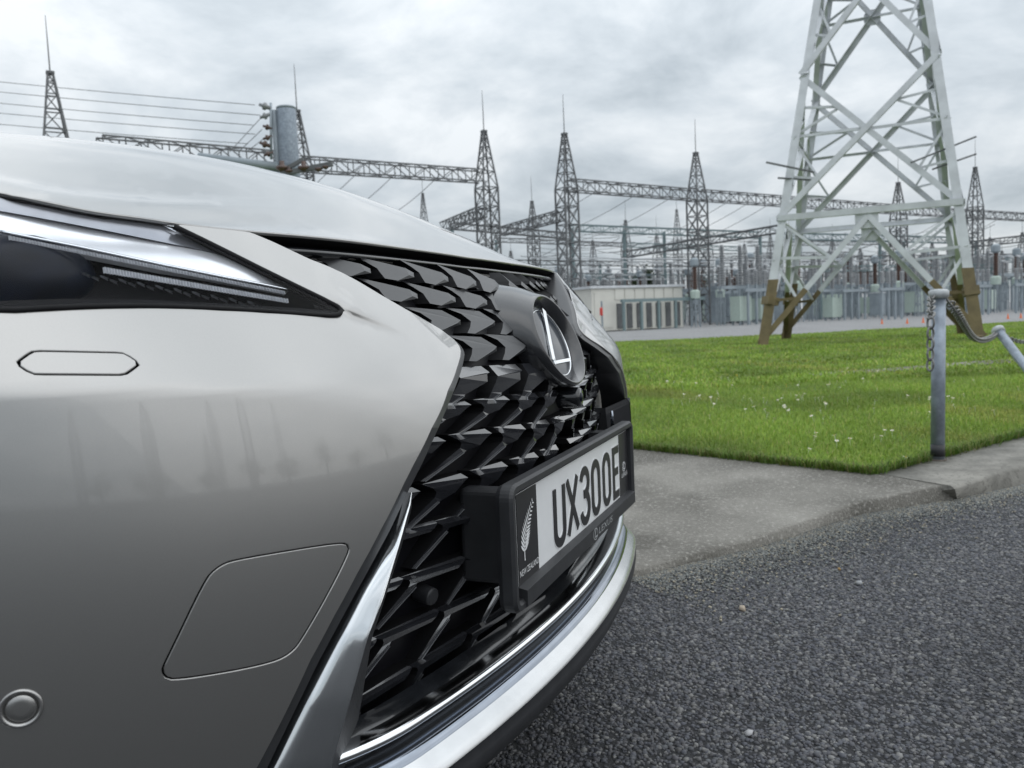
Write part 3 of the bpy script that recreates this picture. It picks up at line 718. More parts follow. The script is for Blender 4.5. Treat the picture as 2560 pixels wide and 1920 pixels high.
# fern: curved midrib with paired leaflets
m_ = MB(); fx = PX+.0016
rib = lambda t: np.array([-.2755+.036*t**1.9-.004*math.sin(t*2.6), .5135+.066*t])
V = []; F = []
for i in range(24):
    t = i/23; p = rib(t); w = .0011*(1-t)+.00025; V += [(fx, p[0]-w, p[1]), (fx, p[0]+w, p[1])]
    if i: k = len(V)-4; F.append((k, k+1, k+3, k+2))
m_.add(V, F)
for i in range(13):
    t = .17+.80*i/12; p = rib(t); d = rib(t+.02)-rib(t-.02); d /= np.linalg.norm(d)
    for s_ in (1, -1):
        ln = (.027 if s_ > 0 else .025)*(1-t*.78)*(.55+.45*min(1, (i+2)/5)); ang = math.radians((56 if s_ > 0 else 52)*(-s_))
        q = np.array([d[0]*math.cos(ang)-d[1]*math.sin(ang), d[0]*math.sin(ang)+d[1]*math.cos(ang)]); nq = np.array([-q[1], q[0]]); wl = .0021*(1-t*.6)
        m_.add([(fx, *(p)), (fx, *(p+q*ln*.35+nq*wl)), (fx, *(p+q*ln*.7+nq*wl*.9)), (fx, *(p+q*ln)), (fx, *(p+q*ln*.7-nq*wl*.7)), (fx, *(p+q*ln*.35-nq*wl))], [(0, 1, 2, 3, 4, 5)])
m_.build('fern_print', MT['print_white'], plate)
def text(body, name, parent, mat, y, z, x, width, height, shear=0., ext=.0003, rot=0):
    cu = bpy.data.curves.new(name, 'FONT'); cu.body = body; cu.size = 1; cu.extrude = 0; cu.resolution_u = 3
    to = bpy.data.objects.new(name, cu); COL.objects.link(to)
    dg = bpy.context.evaluated_depsgraph_get(); me = bpy.data.meshes.new_from_object(to.evaluated_get(dg))
    bpy.data.objects.remove(to)
    co = np.array([v.co[:] for v in me.vertices]); lo = co.min(0); hi = co.max(0)
    V = []
    for c in co:
        u = (c[0]-lo[0])/(hi[0]-lo[0])*width; v = (c[1]-lo[1])/(hi[1]-lo[1])*height
        V.append((x, y+u+shear*v, z+v))
    F = [tuple(p.vertices) for p in me.polygons]; bpy.data.meshes.remove(me)
    return obj(name, V, F, mat, parent)
text('NEW ZEALAND', 'lettering', plate, MT['print_white'], -.2935, .4975, PX+.0015, .065, .0078)
text('LEXUS', 'lettering', plate, MT['print_white'], .205, .519, PX+.0015, .040, .0075, .1)
def badge_print(yc, zc_, a, b_, x, parent, mat):
    m_ = MB(); n = 28; V = []; F = []
    for i in range(n):
        t = 2*math.pi*i/n
        for k in (1., .84): V.append((x, yc+a*k*math.cos(t), zc_+b_*k*math.sin(t)))
    for i in range(n): j = (i+1) % n; F.append((2*i, 2*j, 2*j+1, 2*i+1))
    m_.add(V, F)
    P = [(.22, .8), (-.30, -.25), (-.22, -.5), (.72, -.5)]
    for i in range(3): m_.bar((x, yc+a*P[i][0], zc_+b_*P[i][1]), (x, yc+a*P[i+1][0], zc_+b_*P[i+1][1]), a*.16, .0003, up=(1, 0, 0))
    return m_.build('oval_print', mat, parent)
badge_print(.2225, .537, .0105, .0085, PX+.0015, plate, MT['print_white'])
# frame: four mitred bars with a rounded face, deeper lower bar
SY0, SY1, SZ0, SZ1 = -.330, .268, .4625, .615
prof = [(0., 0.), (.0, .012), (.003, .016), (.009, .016), (.013, .0125), (.0135, .006)]
def frame_loop(d, x, rad):
    y0, y1, z0, z1 = SY0+d, SY1-d, SZ0+d*1.0, SZ1-d
    r = max(rad-d, .002); P = []
    for cy, cz, a0 in ((y1-r, z0+r, -90), (y1-r, z1-r, 0), (y0+r, z1-r, 90), (y0+r, z0+r, 180)):
        for k in range(7): a = math.radians(a0+15*k); P.append((x, cy+r*math.cos(a), cz+r*math.sin(a)))
    P.append(P[0]); return [np.array(p) for p in P]
lo3 = [frame_loop(d, x-.002, .018) for d, x in [(.003, -.006)]+[(p[0], p[1]) for p in prof]+[(.030, .005)]]
fr_o = strip('plate_frame', lo3, MT['matt_black'], car, smooth=False)
m_ = MB(); m_.box((-.007, SY0+.01, SZ0+.01), (PX-.0025, SY1-.01, SZ1-.01)); m_.build('frame_back', MT['matt_black'], fr_o)
m_ = MB()
V = [(.0165, SY0+.030, .4855), (.0165, SY1-.012, .4855), (.0165, SY1-.012, .466), (.0165, SY0+.030, .466), (.0045, SY0+.030, .488), (.0045, SY1-.012, .488), (.0045, SY1-.012, .466), (.0045, SY0+.030, .466)]
m_.add(V, [(0, 3, 2, 1), (0, 1, 5, 4), (0, 4, 7, 3), (1, 2, 6, 5)]); m_.build('lower_bar', MT['matt_black'], fr_o)
text('LEXUS', 'lettering', fr_o, MT['print_grey'], .010, .4715, .0169, .080, .0098, .25)
badge_print(-.0085, .4764, .0125, .0090, .0169, fr_o, MT['print_grey'])
m_ = MB(); m_.box((-.075, -.288, .4845), (-.0125, -.258, .601)); br = m_.build('plate_bracket', MT['matt_black'], car); m_ = MB().box((-.075, .195, .4845), (-.0125, .228, .601)); m_.build('plate_bracket', MT['matt_black'], car)
md = br.modifiers.new('bevel', 'BEVEL'); md.width = .007; md.segments = 3
# thin aerial-like camera washer behind plate top
wp = ony(ZB(2056, 1165), .25); m_ = MB(); m_.tube([wp-[.0, 0, .05], wp-[0, 0, .01], wp], [.004, .003, .002], 8); m_.build('washer_jet', MT['dark_chrome'], car, True)

# -- lower trims swept across the nose
def plan(y): return -.25*y*y-2.2*max(abs(y)-.45, 0)**2
def sweep(name, prof, mat, parent, y0, y1, n=90, smooth=True, bend=0.):
    ys = np.linspace(y0, y1, n); rows = []
    for dx_, z in prof: rows.append([np.array([plan(y)+dx_, y, z+bend*y*y]) for y in ys])
    return strip(name, rows, mat, parent, smooth)
sweep('lower_chrome_line', [(-.030, .392), (-.010, .3915), (-.006, .3895), (-.0045, .3855), (-.007, .381), (-.030, .380)], MT['chrome'], car, -.545, .545)
sweep('lower_recess', [(-.026, .383), (-.032, .374), (-.030, .366), (-.012, .3635)], MT['gloss_black'], car, -.56, .56)
skid = sweep('skid_trim', [(-.014, .3645), (-.004, .3625), (.000, .3590), (.002, .3545)], MT['dark_chrome'], car, -.57, .57)  # dark tint stands in for the black grille mirrored in the chrome
sweep('skid_face', [(.002, .3545), (.0065, .3505), (.013, .3455), (.0180, .3400), (.0195, .3355)], pm('satin_silver', (.60, .61, .62), .24, .9, var=.08, scale=9, var_r=.08), skid, -.60, .60)
sweep('lower_lip', [(.0195, .3355), (.0175, .331), (.0195, .322), (.019, .312), (.012, .298), (-.01, .284), (-.10, .262), (-.5, .23)], MT['matt_black'], car, -.66, .66, smooth=True)
sweep('lower_valance', [(-.05, .40), (-.035, .3945), (-.030, .392)], MT['gloss_black'], car, -.56, .56)

# -- the rest of the car, out of the picture: wings, wheels, glass and cabin
def f_wing(z, x):
    z = np.asarray(z, float); x = np.asarray(x, float)
    return .905-.12*np.maximum(0, (z-.78)/.25)**2-.03*np.maximum(0, (x+.66)/.2)**2
WX, WZ, WR = -.95, .345, .375
arch = [(WZ+WR*math.sin(a), WX+WR*math.cos(a)) for a in np.linspace(math.radians(20), math.radians(190), 26)]
wing = [(.47, -.56), (.86, -.58), (.975, -.52), (.995, -.72), (1.02, -.95), (1.04, -1.15), (1.04, -1.45), (.28, -1.45), (.28, -1.32)]+arch[::-1]
MT['glass'] = pm('tinted_glass', (.02, .025, .03), .04, 0, .5, .02, .8, var=.1); MT['tyre'] = pm('tyre', (.02, .02, .021), .8, var=.2, bump=.3, bscale=60); MT['alloy'] = pm('alloy', (.45, .46, .47), .3, 1., var=.05)
wy = [(a, -b_) for a, b_ in []]
for mi in BOTH:
    patch('front_wing', wing, f_wing, MT['paint'], car, step=.04, bstep=.02, perm='zx', mirror=not mi)
def loft(name, secs, mat, closed=False, smooth=True):
    rows = [[np.array(p) for p in r] for r in secs]; return strip(name, rows, mat, car, smooth)
sec = lambda x, w0, w1, zb, zt: [(x, -w0, zb), (x, -w0-.005, zb+.3), (x, -w1, zt), (x, -w1+.05, zt+.02), (x, w1-.05, zt+.02), (x, w1, zt), (x, w0+.005, zb+.3), (x, w0, zb)]
loft('body_shell', [sec(-1.45, .90, .80, .28, 1.04), sec(-2.2, .91, .86, .27, 1.03), sec(-3.2, .91, .87, .28, 1.05), sec(-4.1, .89, .84, .32, 1.06), sec(-4.42, .80, .76, .40, 1.02)], MT['paint'], smooth=False)
cs_ = lambda x, wb, wt, zb, zt: [(x, -wb, zb), (x, -wt-.04, zt-.10), (x, -wt, zt), (x, -wt*.5, zt+.035), (x, wt*.5, zt+.035), (x, wt, zt), (x, wt+.04, zt-.10), (x, wb, zb)]
loft('windscreen', [[(-1.17, -.74, 1.06), (-1.13, -.3, 1.095), (-1.13, .3, 1.095), (-1.17, .74, 1.06)], [(-2.05, -.60, 1.36), (-2.02, -.3, 1.39), (-2.02, .3, 1.39), (-2.05, .60, 1.36)]], MT['glass'])
loft('cabin_glass', [cs_(-2.05, .82, .58, 1.03, 1.35), cs_(-3.2, .84, .58, 1.05, 1.36), cs_(-4.0, .80, .55, 1.06, 1.30)], MT['glass'], smooth=False)
loft('roof', [[(-2.03, -.58, 1.37), (-2.0, 0, 1.41), (-2.03, .58, 1.37)], [(-3.0, -.60, 1.40), (-3.0, 0, 1.44), (-3.0, .60, 1.40)], [(-4.1, -.55, 1.33), (-4.15, 0, 1.37), (-4.1, .55, 1.33)]], MT['paint'])
for x in (WX, WX-2.64):
    for s_ in (-1, 1):
        m_ = MB(); yc = s_*.80
        pr = [(.21, -.09), (.30, -.11), (.335, -.09), (.345, -.05), (.345, .05), (.335, .09), (.30, .11), (.21, .09)]
        V = []; F = []; n = 40
        for r_, w_ in pr:
            for k in range(n): a = 2*math.pi*k/n; V.append((x+r_*math.cos(a), yc+w_*s_, .345+r_*math.sin(a)))
        for i in range(len(pr)-1):
            for k in range(n): F.append((i*n+k, i*n+(k+1) % n, (i+1)*n+(k+1) % n, (i+1)*n+k))
        ty = m_.add(V, F).build('wheel', MT['tyre'], car, True)
        m_ = MB()
        for k in range(5):
            a = 2*math.pi*k/5; m_.bar((x, yc+.08*s_, .345), (x+.21*math.cos(a), yc+.09*s_, .345+.21*math.sin(a)), .06, .03, up=(0, 1, 0))
        m_.tube([(x, yc-.09*s_, .345), (x, yc+.07*s_, .345)], .215, 30); m_.build('rim', MT['alloy'], ty)

# ================================================================== GROUND
KZ = .075
MT['asphalt'] = pm('asphalt', (.030, .031, .034), .85, var=.35, scale=55, bump=.9, bscale=140, dist=.012)
MT['stone'] = pm('chip_stone', (.06, .06, .065), .75, attr=True)
def two_noise(name, c1, c2, c3, s1, s2, rough, bump, bscale, dist, p=(.4, .6)):
    m = bpy.data.materials.new(name); m.use_nodes = True; t = m.node_tree; b = t.nodes['Principled BSDF']; b.inputs['Roughness'].default_value = rough; b.inputs['Specular IOR Level'].default_value = .3
    tcn = t.nodes.new('ShaderNodeTexCoord'); a = t.nodes.new('ShaderNodeTexNoise'); c = t.nodes.new('ShaderNodeTexNoise')
    a.inputs['Scale'].default_value = s1; a.inputs['Detail'].default_value = 5; c.inputs['Scale'].default_value = s2; c.inputs['Detail'].default_value = 4; c.inputs['Roughness'].default_value = .7
    r1 = t.nodes.new('ShaderNodeValToRGB'); r1.color_ramp.elements[0].position = .38; r1.color_ramp.elements[1].position = .62; r1.color_ramp.elements[0].color = (*c1, 1); r1.color_ramp.elements[1].color = (*c2, 1)
    r2 = t.nodes.new('ShaderNodeValToRGB'); r2.color_ramp.elements[0].position = p[0]; r2.color_ramp.elements[1].position = p[1]; r2.color_ramp.elements[0].color = (0, 0, 0, 1); r2.color_ramp.elements[1].color = (1, 1, 1, 1)
    mxx = t.nodes.new('ShaderNodeMix'); mxx.data_type = 'RGBA'; mxx.inputs[7].default_value = (*c3, 1)
    for n in (a, c): t.links.new(tcn.outputs['Object'], n.inputs[0])
    t.links.new(a.outputs[0], r1.inputs[0]); t.links.new(c.outputs[0], r2.inputs[0]); t.links.new(r2.outputs[0], mxx.inputs[0]); t.links.new(r1.outputs[0], mxx.inputs[6]); t.links.new(mxx.outputs[2], b.inputs['Base Color'])
    bp = t.nodes.new('ShaderNodeBump'); bp.inputs['Strength'].default_value = bump; bp.inputs['Distance'].default_value = dist
    nb = t.nodes.new('ShaderNodeTexNoise'); nb.inputs['Scale'].default_value = bscale; nb.inputs['Detail'].default_value = 6; t.links.new(tcn.outputs['Object'], nb.inputs[0])
    t.links.new(nb.outputs[0], bp.inputs['Height']); t.links.new(bp.outputs[0], b.inputs['Normal'])
    return m
MT['concrete'] = two_noise('worn_concrete', (.115, .109, .096), (.265, .253, .228), (.38, .365, .335), 1.5, 70, .85, 1.0, 110, .009, (.53, .70))
MT['kerb_conc'] = two_noise('kerb_concrete', (.15, .145, .13), (.26, .25, .225), (.10, .095, .085), 6, 40, .85, .4, 90, .006, (.52, .7))
MT['lawn'] = two_noise('lawn_soil', (.07, .125, .018), (.12, .18, .03), (.15, .16, .05), .8, 5, .9, .6, 30, .03, (.55, .75))
MT['gravel'] = two_noise('yard_gravel', (.15, .15, .155), (.22, .22, .225), (.30, .30, .30), .5, 9, .9, .5, 25, .03)
MT['dirt'] = two_noise('kerb_grit', (.16, .145, .12), (.24, .22, .18), (.33, .31, .27), 12, 160, .9, .7, 160, .006)
# ground sheet to the horizon (asphalt round the car)
obj('ground', [(-900, -900, -.004), (900, -900, -.004), (900, 900, -.004), (-900, 900, -.004)], [(0, 1, 2, 3)], MT['gravel'])
tag(bpy.data.objects['ground'], kind='structure')
road = obj('road', [(-30, -40, 0), (60, -40, 0), (60, 24, 0), (24, 34, 0), (1.4, 3.2, 0), (-.9, 3.3, 0), (-12, 8, 0), (-30, 8, 0)], [(0, 1, 2, 3, 4, 5, 6, 7)], MT['asphalt']); tag(road, kind='structure')
# lines of the kerb, apron and lawn
kb = [onz(p, 0) for p in [(1570, 1450), (1900, 1370), (2150, 1290), (2392, 1250), (2560, 1214)]]
kd = (kb[4]-kb[3]); kd /= np.linalg.norm(kd)
kfar = kb[4]+kd*30
kt = [onz(p, KZ) for p in [(2386, 1216), (2560, 1164)]]
kbk = [onz(p, KZ) for p in [(2192, 1184), (2560, 1090)]]
ktd = kt[1]-kt[0]; ktd /= np.linalg.norm(ktd); kkd = kbk[1]-kbk[0]; kkd /= np.linalg.norm(kkd)
sbk = [onz(p, KZ) for p in [(1580, 1120), (1900, 1155), (2190, 1185)]]
sd_ = sbk[0]-sbk[2]; sd_ /= np.linalg.norm(sd_); sfar = sbk[0]+sd_*14
ld = kb[0]-kb[1]; ld /= np.linalg.norm(ld); kleft = kb[0]+ld*9
# concrete apron: a sheet sloping from the lawn to the gutter, with a worn rounded lip
low = [kleft]+[kb[0], kb[1], kb[2], kb[3]]
upz = [.024, .028, .040, .056, .072]
lowp = rs([np.array([p[0], p[1], z]) for p, z in zip(low, upz)], 120)
bck = rs([sfar+[0, 0, 0], sbk[0], sbk[1], sbk[2]], 120)
# match the two ends so the strips run across
bck[:, 2] = KZ
tq = np.linspace(0, 1, 120); 
rows = []
for k, w in enumerate([0, .01, .03, .08, .2, .4, .6, .8, 1.]):
    r_ = lowp*(1-w)+bck*w
    if k == 0: r_ = r_.copy()
    rows.append(r_)
nz_ = np.array([math.sin(i*.9)+math.sin(i*2.3+1)+.6*math.sin(i*5.1) for i in range(120)])
lipdir = np.array([kd[1], -kd[0], 0])
for i in range(120):
    j = nz_[i]*.004; rows[0][i] += lipdir*(.0+j*.6); rows[1][i] += lipdir*j*.3
    rows[0][i][2] -= .007
foot = rows[0].copy(); foot[:, 2] = -.002; foot += lipdir*.002
ap = strip('apron', [foot]+rows, MT['concrete'], None); tag(ap, kind='structure')
# raised kerb stones to the right of the apron
top_f = [kt[0]+ktd*s for s in np.linspace(0.004, 30, 40)]; top_b = [kbk[0]+kkd*s for s in np.linspace(0.004, 31, 40)]
bot_f = [kb[3]+kd*s for s in np.linspace(.004, 30, 40)]
def kerb_len(s0, s1, name):
    n = 12; rows = []
    A = lambda L_, d, s: L_+d*s
    ss = np.linspace(s0, s1, n)
    bf = [A(kb[3], kd, s)-[0, 0, .002] for s in ss]; tf = [A(kt[0], ktd, s)-[0, 0, .012] for s in ss]; tf2 = [A(kt[0], ktd, s)+(kbk[0]-kt[0])*.05 for s in ss]
    tb = [A(kbk[0], kkd, s*1.02) for s in ss]; bb = [p-[0, 0, .1] for p in tb]
    o = strip(name, [bf, tf, tf2, tb, bb], MT['kerb_conc'], None)
    e0 = MB(); 
    return o
ke = kerb_len(.004, 2.6, 'kerb'); tag(ke, 'weathered concrete kerb stone under the upright bollard', 'kerb', 'kerb stones along the road')
k2 = kerb_len(2.61, 32, 'kerb'); tag(k2, 'long run of kerb beyond the nearest kerb stone', 'kerb', 'kerb stones along the road')
cap_ = obj('kerb_end', [kb[3]+kd*.003-[0, 0, .002], kt[0]-[0, 0, .012]+ktd*.003, kt[0]+(kbk[0]-kt[0])*.05+ktd*.003, kbk[0]+kkd*.003, kbk[0]-[0, 0, .1]], [(0, 1, 2, 3, 4)], MT['kerb_conc'], ke)
# lawn sheet
lf = [onz(p, .05) for p in [(1527, 856), (2000, 836), (2560, 804)]]
lfd = lf[0]-lf[1]; lfd /= np.linalg.norm(lfd); lfr = lf[2]-lf[1]; lfr /= np.linalg.norm(lfr)
LZ = .066
lawn_poly = [sfar, sbk[0], sbk[1], sbk[2]-[.012, 0, 0], kbk[0]+kkd*31, lf[2]+lfr*6, lf[2], lf[1], lf[0], lf[0]+lfd*22]
lawn_poly = [(p[0], p[1]) for p in lawn_poly]
def f_lawn(x, y):
    return LZ+.012*np.sin(np.asarray(x)*1.3+.4)*np.cos(np.asarray(y)*.9)*np.clip((np.asarray(y)-3.2)/3, 0, 1)
lawn = patch('lawn', lawn_poly, f_lawn, MT['lawn'], None, step=.6, bstep=.3, perm='xy'); tag(lawn, kind='structure')
# narrow concrete edging across the lawn
pa = [onz(p, LZ+.012) for p in [(2020, 933), (2200, 922), (2400, 905), (2560, 895)]]; pb = [onz(p, LZ+.012) for p in [(2020, 938), (2200, 929), (2400, 914), (2560, 905)]]
ex = lambda P: rs(list(P)+[P[-1]+(P[-1]-P[-2])*3], 24)
A1, B1 = ex(pa), ex(pb)
tag(strip('lawn_path', [A1-[0, 0, .03], A1, B1, B1-[0, 0, .03]], MT['concrete'], None, smooth=False), kind='structure')
# grit washed into the gutter
gA = rs([p+np.array([0, 0, .004]) for p in kb], 60); gB = gA+lipdir*.035
gr_ = strip('gutter_grit', [gA+[0, 0, .001], gB], MT['dirt'], None); tag(gr_, kind='structure')

# -- loose chips and seal stones: stuff
ico = np.array([(0, 0, 1), (.894, 0, .447), (.276, .851, .447), (-.724, .526, .447), (-.724, -.526, .447), (.276, -.851, .447), (.724, .526, -.447), (-.276, .851, -.447), (-.894, 0, -.447), (-.276, -.851, -.447), (.724, -.526, -.447), (0, 0, -1)])
icf = np.array([(0, 1, 2), (0, 2, 3), (0, 3, 4), (0, 4, 5), (0, 5, 1), (1, 6, 2), (2, 7, 3), (3, 8, 4), (4, 9, 5), (5, 10, 1), (6, 7, 2), (7, 8, 3), (8, 9, 4), (9, 10, 5), (10, 6, 1), (11, 7, 6), (11, 8, 7), (11, 9, 8), (11, 10, 9), (11, 6, 10)])
keep = np.r_[0:15]    # undersides of the stones never show
def stones(name, n, region, rmin, rmax, cols, zoff, mat):
    P = []
    while len(P) < n:
        q = region(); 
        if q is not None: P.append(q)
    P = np.array(P); n = len(P)
    R_ = rmin+(rmax-rmin)*nprs.rand(n)**2.2
    V = ico[None]*R_[:, None, None]*(1+.5*(nprs.rand(n, 12, 1)-.5))*np.stack([.75+.5*nprs.rand(n), .75+.5*nprs.rand(n), .45+.4*nprs.rand(n)], 1)[:, None]
    a = nprs.rand(n)*6.283; c, s = np.cos(a), np.sin(a)
    tx = (nprs.rand(n)-.5)*.9
    y2 = V[..., 1]*np.cos(tx)[:, None]-V[..., 2]*np.sin(tx)[:, None]; z2 = V[..., 1]*np.sin(tx)[:, None]+V[..., 2]*np.cos(tx)[:, None]
    V = np.stack([V[..., 0]*c[:, None]-y2*s[:, None], V[..., 0]*s[:, None]+y2*c[:, None], z2], -1)
    V += P[:, None]+np.stack([np.zeros(n), np.zeros(n), R_*zoff], 1)[:, None]
    F = icf[None]+np.arange(n)[:, None, None]*12
    cols = np.array(cols); ci = nprs.randint(0, len(cols), n); cc = cols[ci]*(.7+.6*nprs.rand(n, 1))*1.15*(1+.3*np.sin(P[:, :1]*2.7+1.3*np.sin(P[:, 1:2]*2.1)))
    C4 = np.ones((n, 12, 4)); C4[..., :3] = cc[:, None]
    o = npmesh(name, V.reshape(-1, 3), F.reshape(-1, 3), mat, C4.reshape(-1, 4)); return o
kline = [np.array(kleft)]+list(kb)+[kfar]
def road_side(x, y, m=.0):
    # right of the kerb line
    for a, b_ in zip(kline[:-1], kline[1:]):
        d = b_-a; L_ = np.hypot(d[0], d[1]); t = ((x-a[0])*d[0]+(y-a[1])*d[1])/L_**2
        if t <= 1 or b_ is kline[-1]:
            return ((x-a[0])*d[1]-(y-a[1])*d[0])/L_ > m
def reg_road():
    t = 1.25+2.75*rnd.random()**.8
    px = rnd.uniform(1000, 2800); a = (px-PW/2)/FPX
    q = CAM+(fh+r0*a)*t*(1); x, y = q[0], q[1]
    if rnd.random() > min(1, (t/2.2)**.3): return None
    if not road_side(x, y, .0): return None
    if x < -.12 and abs(y) < .95: 
        if x < -.7: return None
    return (x, y, 0)
st = stones('road_chips', 62000, reg_road, .0030, .0072, [(.040, .041, .047), (.055, .057, .064), (.072, .071, .075), (.045, .047, .056), (.082, .081, .082), (.056, .055, .060), (.048, .05, .059), (.064, .067, .073), (.115, .114, .112)], .0, MT['stone'])
tag(st, 'dark stone chips of the sealed road surface', 'gravel', kind='stuff')
def reg_side():
    t = .7+3.6*rnd.random(); px = rnd.choice([rnd.uniform(-200, 1000), rnd.uniform(2800, 3900), rnd.uniform(200, 3200)]); a = (px-PW/2)/FPX
    q = CAM+(fh+r0*a)*t; x, y = q[0], q[1]
    if not road_side(x, y, .0) or (x < -.25 and abs(y) < .95): return None
    if 1000 < px < 2800 and t > 1.25: return None
    return (x, y, 0)
tag(stones('verge_chips', 26000, reg_side, .0035, .0085, [(.040, .041, .047), (.055, .057, .064), (.072, .071, .075), (.10, .098, .098), (.060, .059, .063), (.16, .158, .155)], .0, MT['stone']), 'more dark chips of the road beside the car', 'gravel', kind='stuff')
def reg_gut():
    i = rnd.randrange(59); t = rnd.random(); a = gA[i]*(1-t)+gA[i+1]*t; w = min(-math.log(rnd.random()+1e-6)*.085, .5)*(1.2-.6*i/59); q = a+lipdir*w
    return (q[0], q[1], .004)
tag(stones('gutter_chips', 17000, reg_gut, .0018, .0048, [(.11, .115, .11), (.15, .15, .14), (.085, .09, .09), (.10, .11, .108), (.13, .135, .13), (.20, .18, .14)], .15, MT['stone']), 'pale grit and small chips lying along the gutter', 'gravel', kind='stuff')
def pebble(px, r, col):
    q = onz(px, r*.5); k = len(bpy.data.objects)
    o = stones('pebble', 1, lambda: (q[0], q[1], 0.004), r, r*1.01, [col], .5, MT['stone'])
    return o
for px, r, col, lab in [((1995, 1320), .016, (.30, .31, .32), 'pale grey pebble on the road below the kerb joint'), ((2148, 1461), .015, (.36, .37, .38), 'rounded whitish pebble lying out on the dark road'), ((1857, 1525), .016, (.50, .42, .33), 'flat cream stone chip on the road'), ((1872, 1838), .013, (.34, .34, .35), 'grey pebble on the road near the lower edge'), ((2098, 1426), .010, (.35, .22, .08), 'small rusty brown pebble in the gutter')]:
    o = pebble(px, r*.62, tuple(c*.6 for c in col)); tag(o, lab, 'pebble', 'loose pebbles on the road')

# -- grass blades: stuff
def in_lawn(Q): return inpoly(Q, lawn_poly)
def grass(name, n, t0, t1, h0, h1, w, seed, pw=1.0, p0=1420, p1=2760):
    rs_ = np.random.RandomState(seed); t = t0+(t1-t0)*rs_.rand(n)**pw; px = rs_.uniform(p0, p1, n)
    a = (px-PW/2)/FPX; Q = (CAM[None, :2]+(fh[None, :2]+r0[None, :2]*a[:, None])*t[:, None])
    k = in_lawn(Q)
    # edge spill-over is allowed by a little jitter
    Q = Q[k]; n = len(Q); t = t[k]
    cl_ = .5+.5*np.sin(Q[:, 0]*3.1+1.7*np.sin(Q[:, 1]*1.1))*np.cos(Q[:, 1]*2.3+Q[:, 0])
    h = (h0+(h1-h0)*rs_.rand(n)**1.5)*(.75+.5*cl_); a = rs_.rand(n)*6.283; ln = h*(.25+.75*rs_.rand(n))
    dirx = np.stack([np.cos(a), np.sin(a)], 1); sx = np.stack([-np.sin(a), np.cos(a)], 1)
    z0 = f_lawn(Q[:, 0], Q[:, 1])-.003; W_ = (w*(.7+.6*rs_.rand(n)))
    mid = Q+dirx*(ln*.35)[:, None]; tip = Q+dirx*ln[:, None]
    V = np.zeros((n, 5, 3))
    V[:, 0, :2] = Q-sx*W_[:, None]/2; V[:, 1, :2] = Q+sx*W_[:, None]/2; V[:, 0, 2] = V[:, 1, 2] = z0
    V[:, 2, :2] = mid-sx*W_[:, None]*.42; V[:, 3, :2] = mid+sx*W_[:, None]*.42; V[:, 2, 2] = V[:, 3, 2] = z0+h*.62
    V[:, 4, :2] = tip; V[:, 4, 2] = z0+h*(1-.25*(ln/h))
    F = np.array([(0, 1, 3), (0, 3, 2), (2, 3, 4)])[None]+np.arange(n)[:, None, None]*5
    pal = np.array([(.195, .30, .045), (.24, .345, .052), (.155, .255, .035), (.31, .365, .08), (.38, .36, .14)])
    ci = rs_.choice(5, n, p=[.34, .30, .2, .12, .04]); cc = pal[ci]*(.8+.6*rs_.rand(n, 1))*(.85+.35*cl_[:, None])
    dry = sstep((np.sin(Q[:, 0]*1.9+2.1*np.sin(Q[:, 1]*.63+1))+np.sin(Q[:, 1]*1.37+1.2*np.sin(Q[:, 0]*1.1))+.9*np.sin(Q[:, 0]*5.3+Q[:, 1]*4.1)-.9)/1.2)[:, None]*.55*(rs_.rand(n, 1) < .75)
    cc = cc*(1-dry)+dry*cc.sum(1, keepdims=True)*np.array([.50, .46, .13])
    dk = sstep((np.sin(Q[:, 0]*2.7-1.1*Q[:, 1])+np.sin(Q[:, 1]*2.1+.5*Q[:, 0]+2)-.6)/1.0)[:, None]; cc = cc*(1-.30*dk)
    C4 = np.ones((n, 5, 4)); C4[..., :3] = cc[:, None]
    o = npmesh(name, V.reshape(-1, 3), F.reshape(-1, 3), MT['blade'], C4.reshape(-1, 4)); return o
bm_ = pm('grass_blade', (.09, .16, .02), .55, attr=True, spec=.35); MT['blade'] = bm_
tb = bm_.node_tree; pb_ = tb.nodes['Principled BSDF']
tl_ = tb.nodes.new('ShaderNodeBsdfTranslucent'); mxg = tb.nodes.new('ShaderNodeMixShader'); mxg.inputs[0].default_value = .35
tb.links.new(tb.nodes['Attribute'].outputs['Color'], tl_.inputs[0]); tb.links.new(pb_.outputs[0], mxg.inputs[1]); tb.links.new(tl_.outputs[0], mxg.inputs[2]); tb.links.new(mxg.outputs[0], tb.nodes['Material Output'].inputs[0])
tag(grass('near_grass', 175000, 2.9, 8.5, .016, .048, .0034, 3, 1.35), 'short bright green grass of the near lawn', 'grass', kind='stuff')
tag(grass('far_grass', 90000, 8.0, 31., .03, .06, .013, 4, 1.2), 'mown grass of the far lawn round the pylon', 'grass', kind='stuff')
tag(grass('side_grass', 90000, 3.0, 9, .016, .05, .005, 5, 1.3, 200, 1420), 'grass of the lawn behind the car', 'grass', kind='stuff')
tag(grass('verge_grass', 60000, 2.9, 30, .02, .06, .009, 6, 1.3, 2760, 3900), 'grass of the lawn on beyond the second bollard', 'grass', kind='stuff')
tag(grass('back_grass', 60000, 8.5, 31, .03, .06, .016, 7, 1.2, 200, 1420), 'far grass of the lawn behind the car', 'grass', kind='stuff')
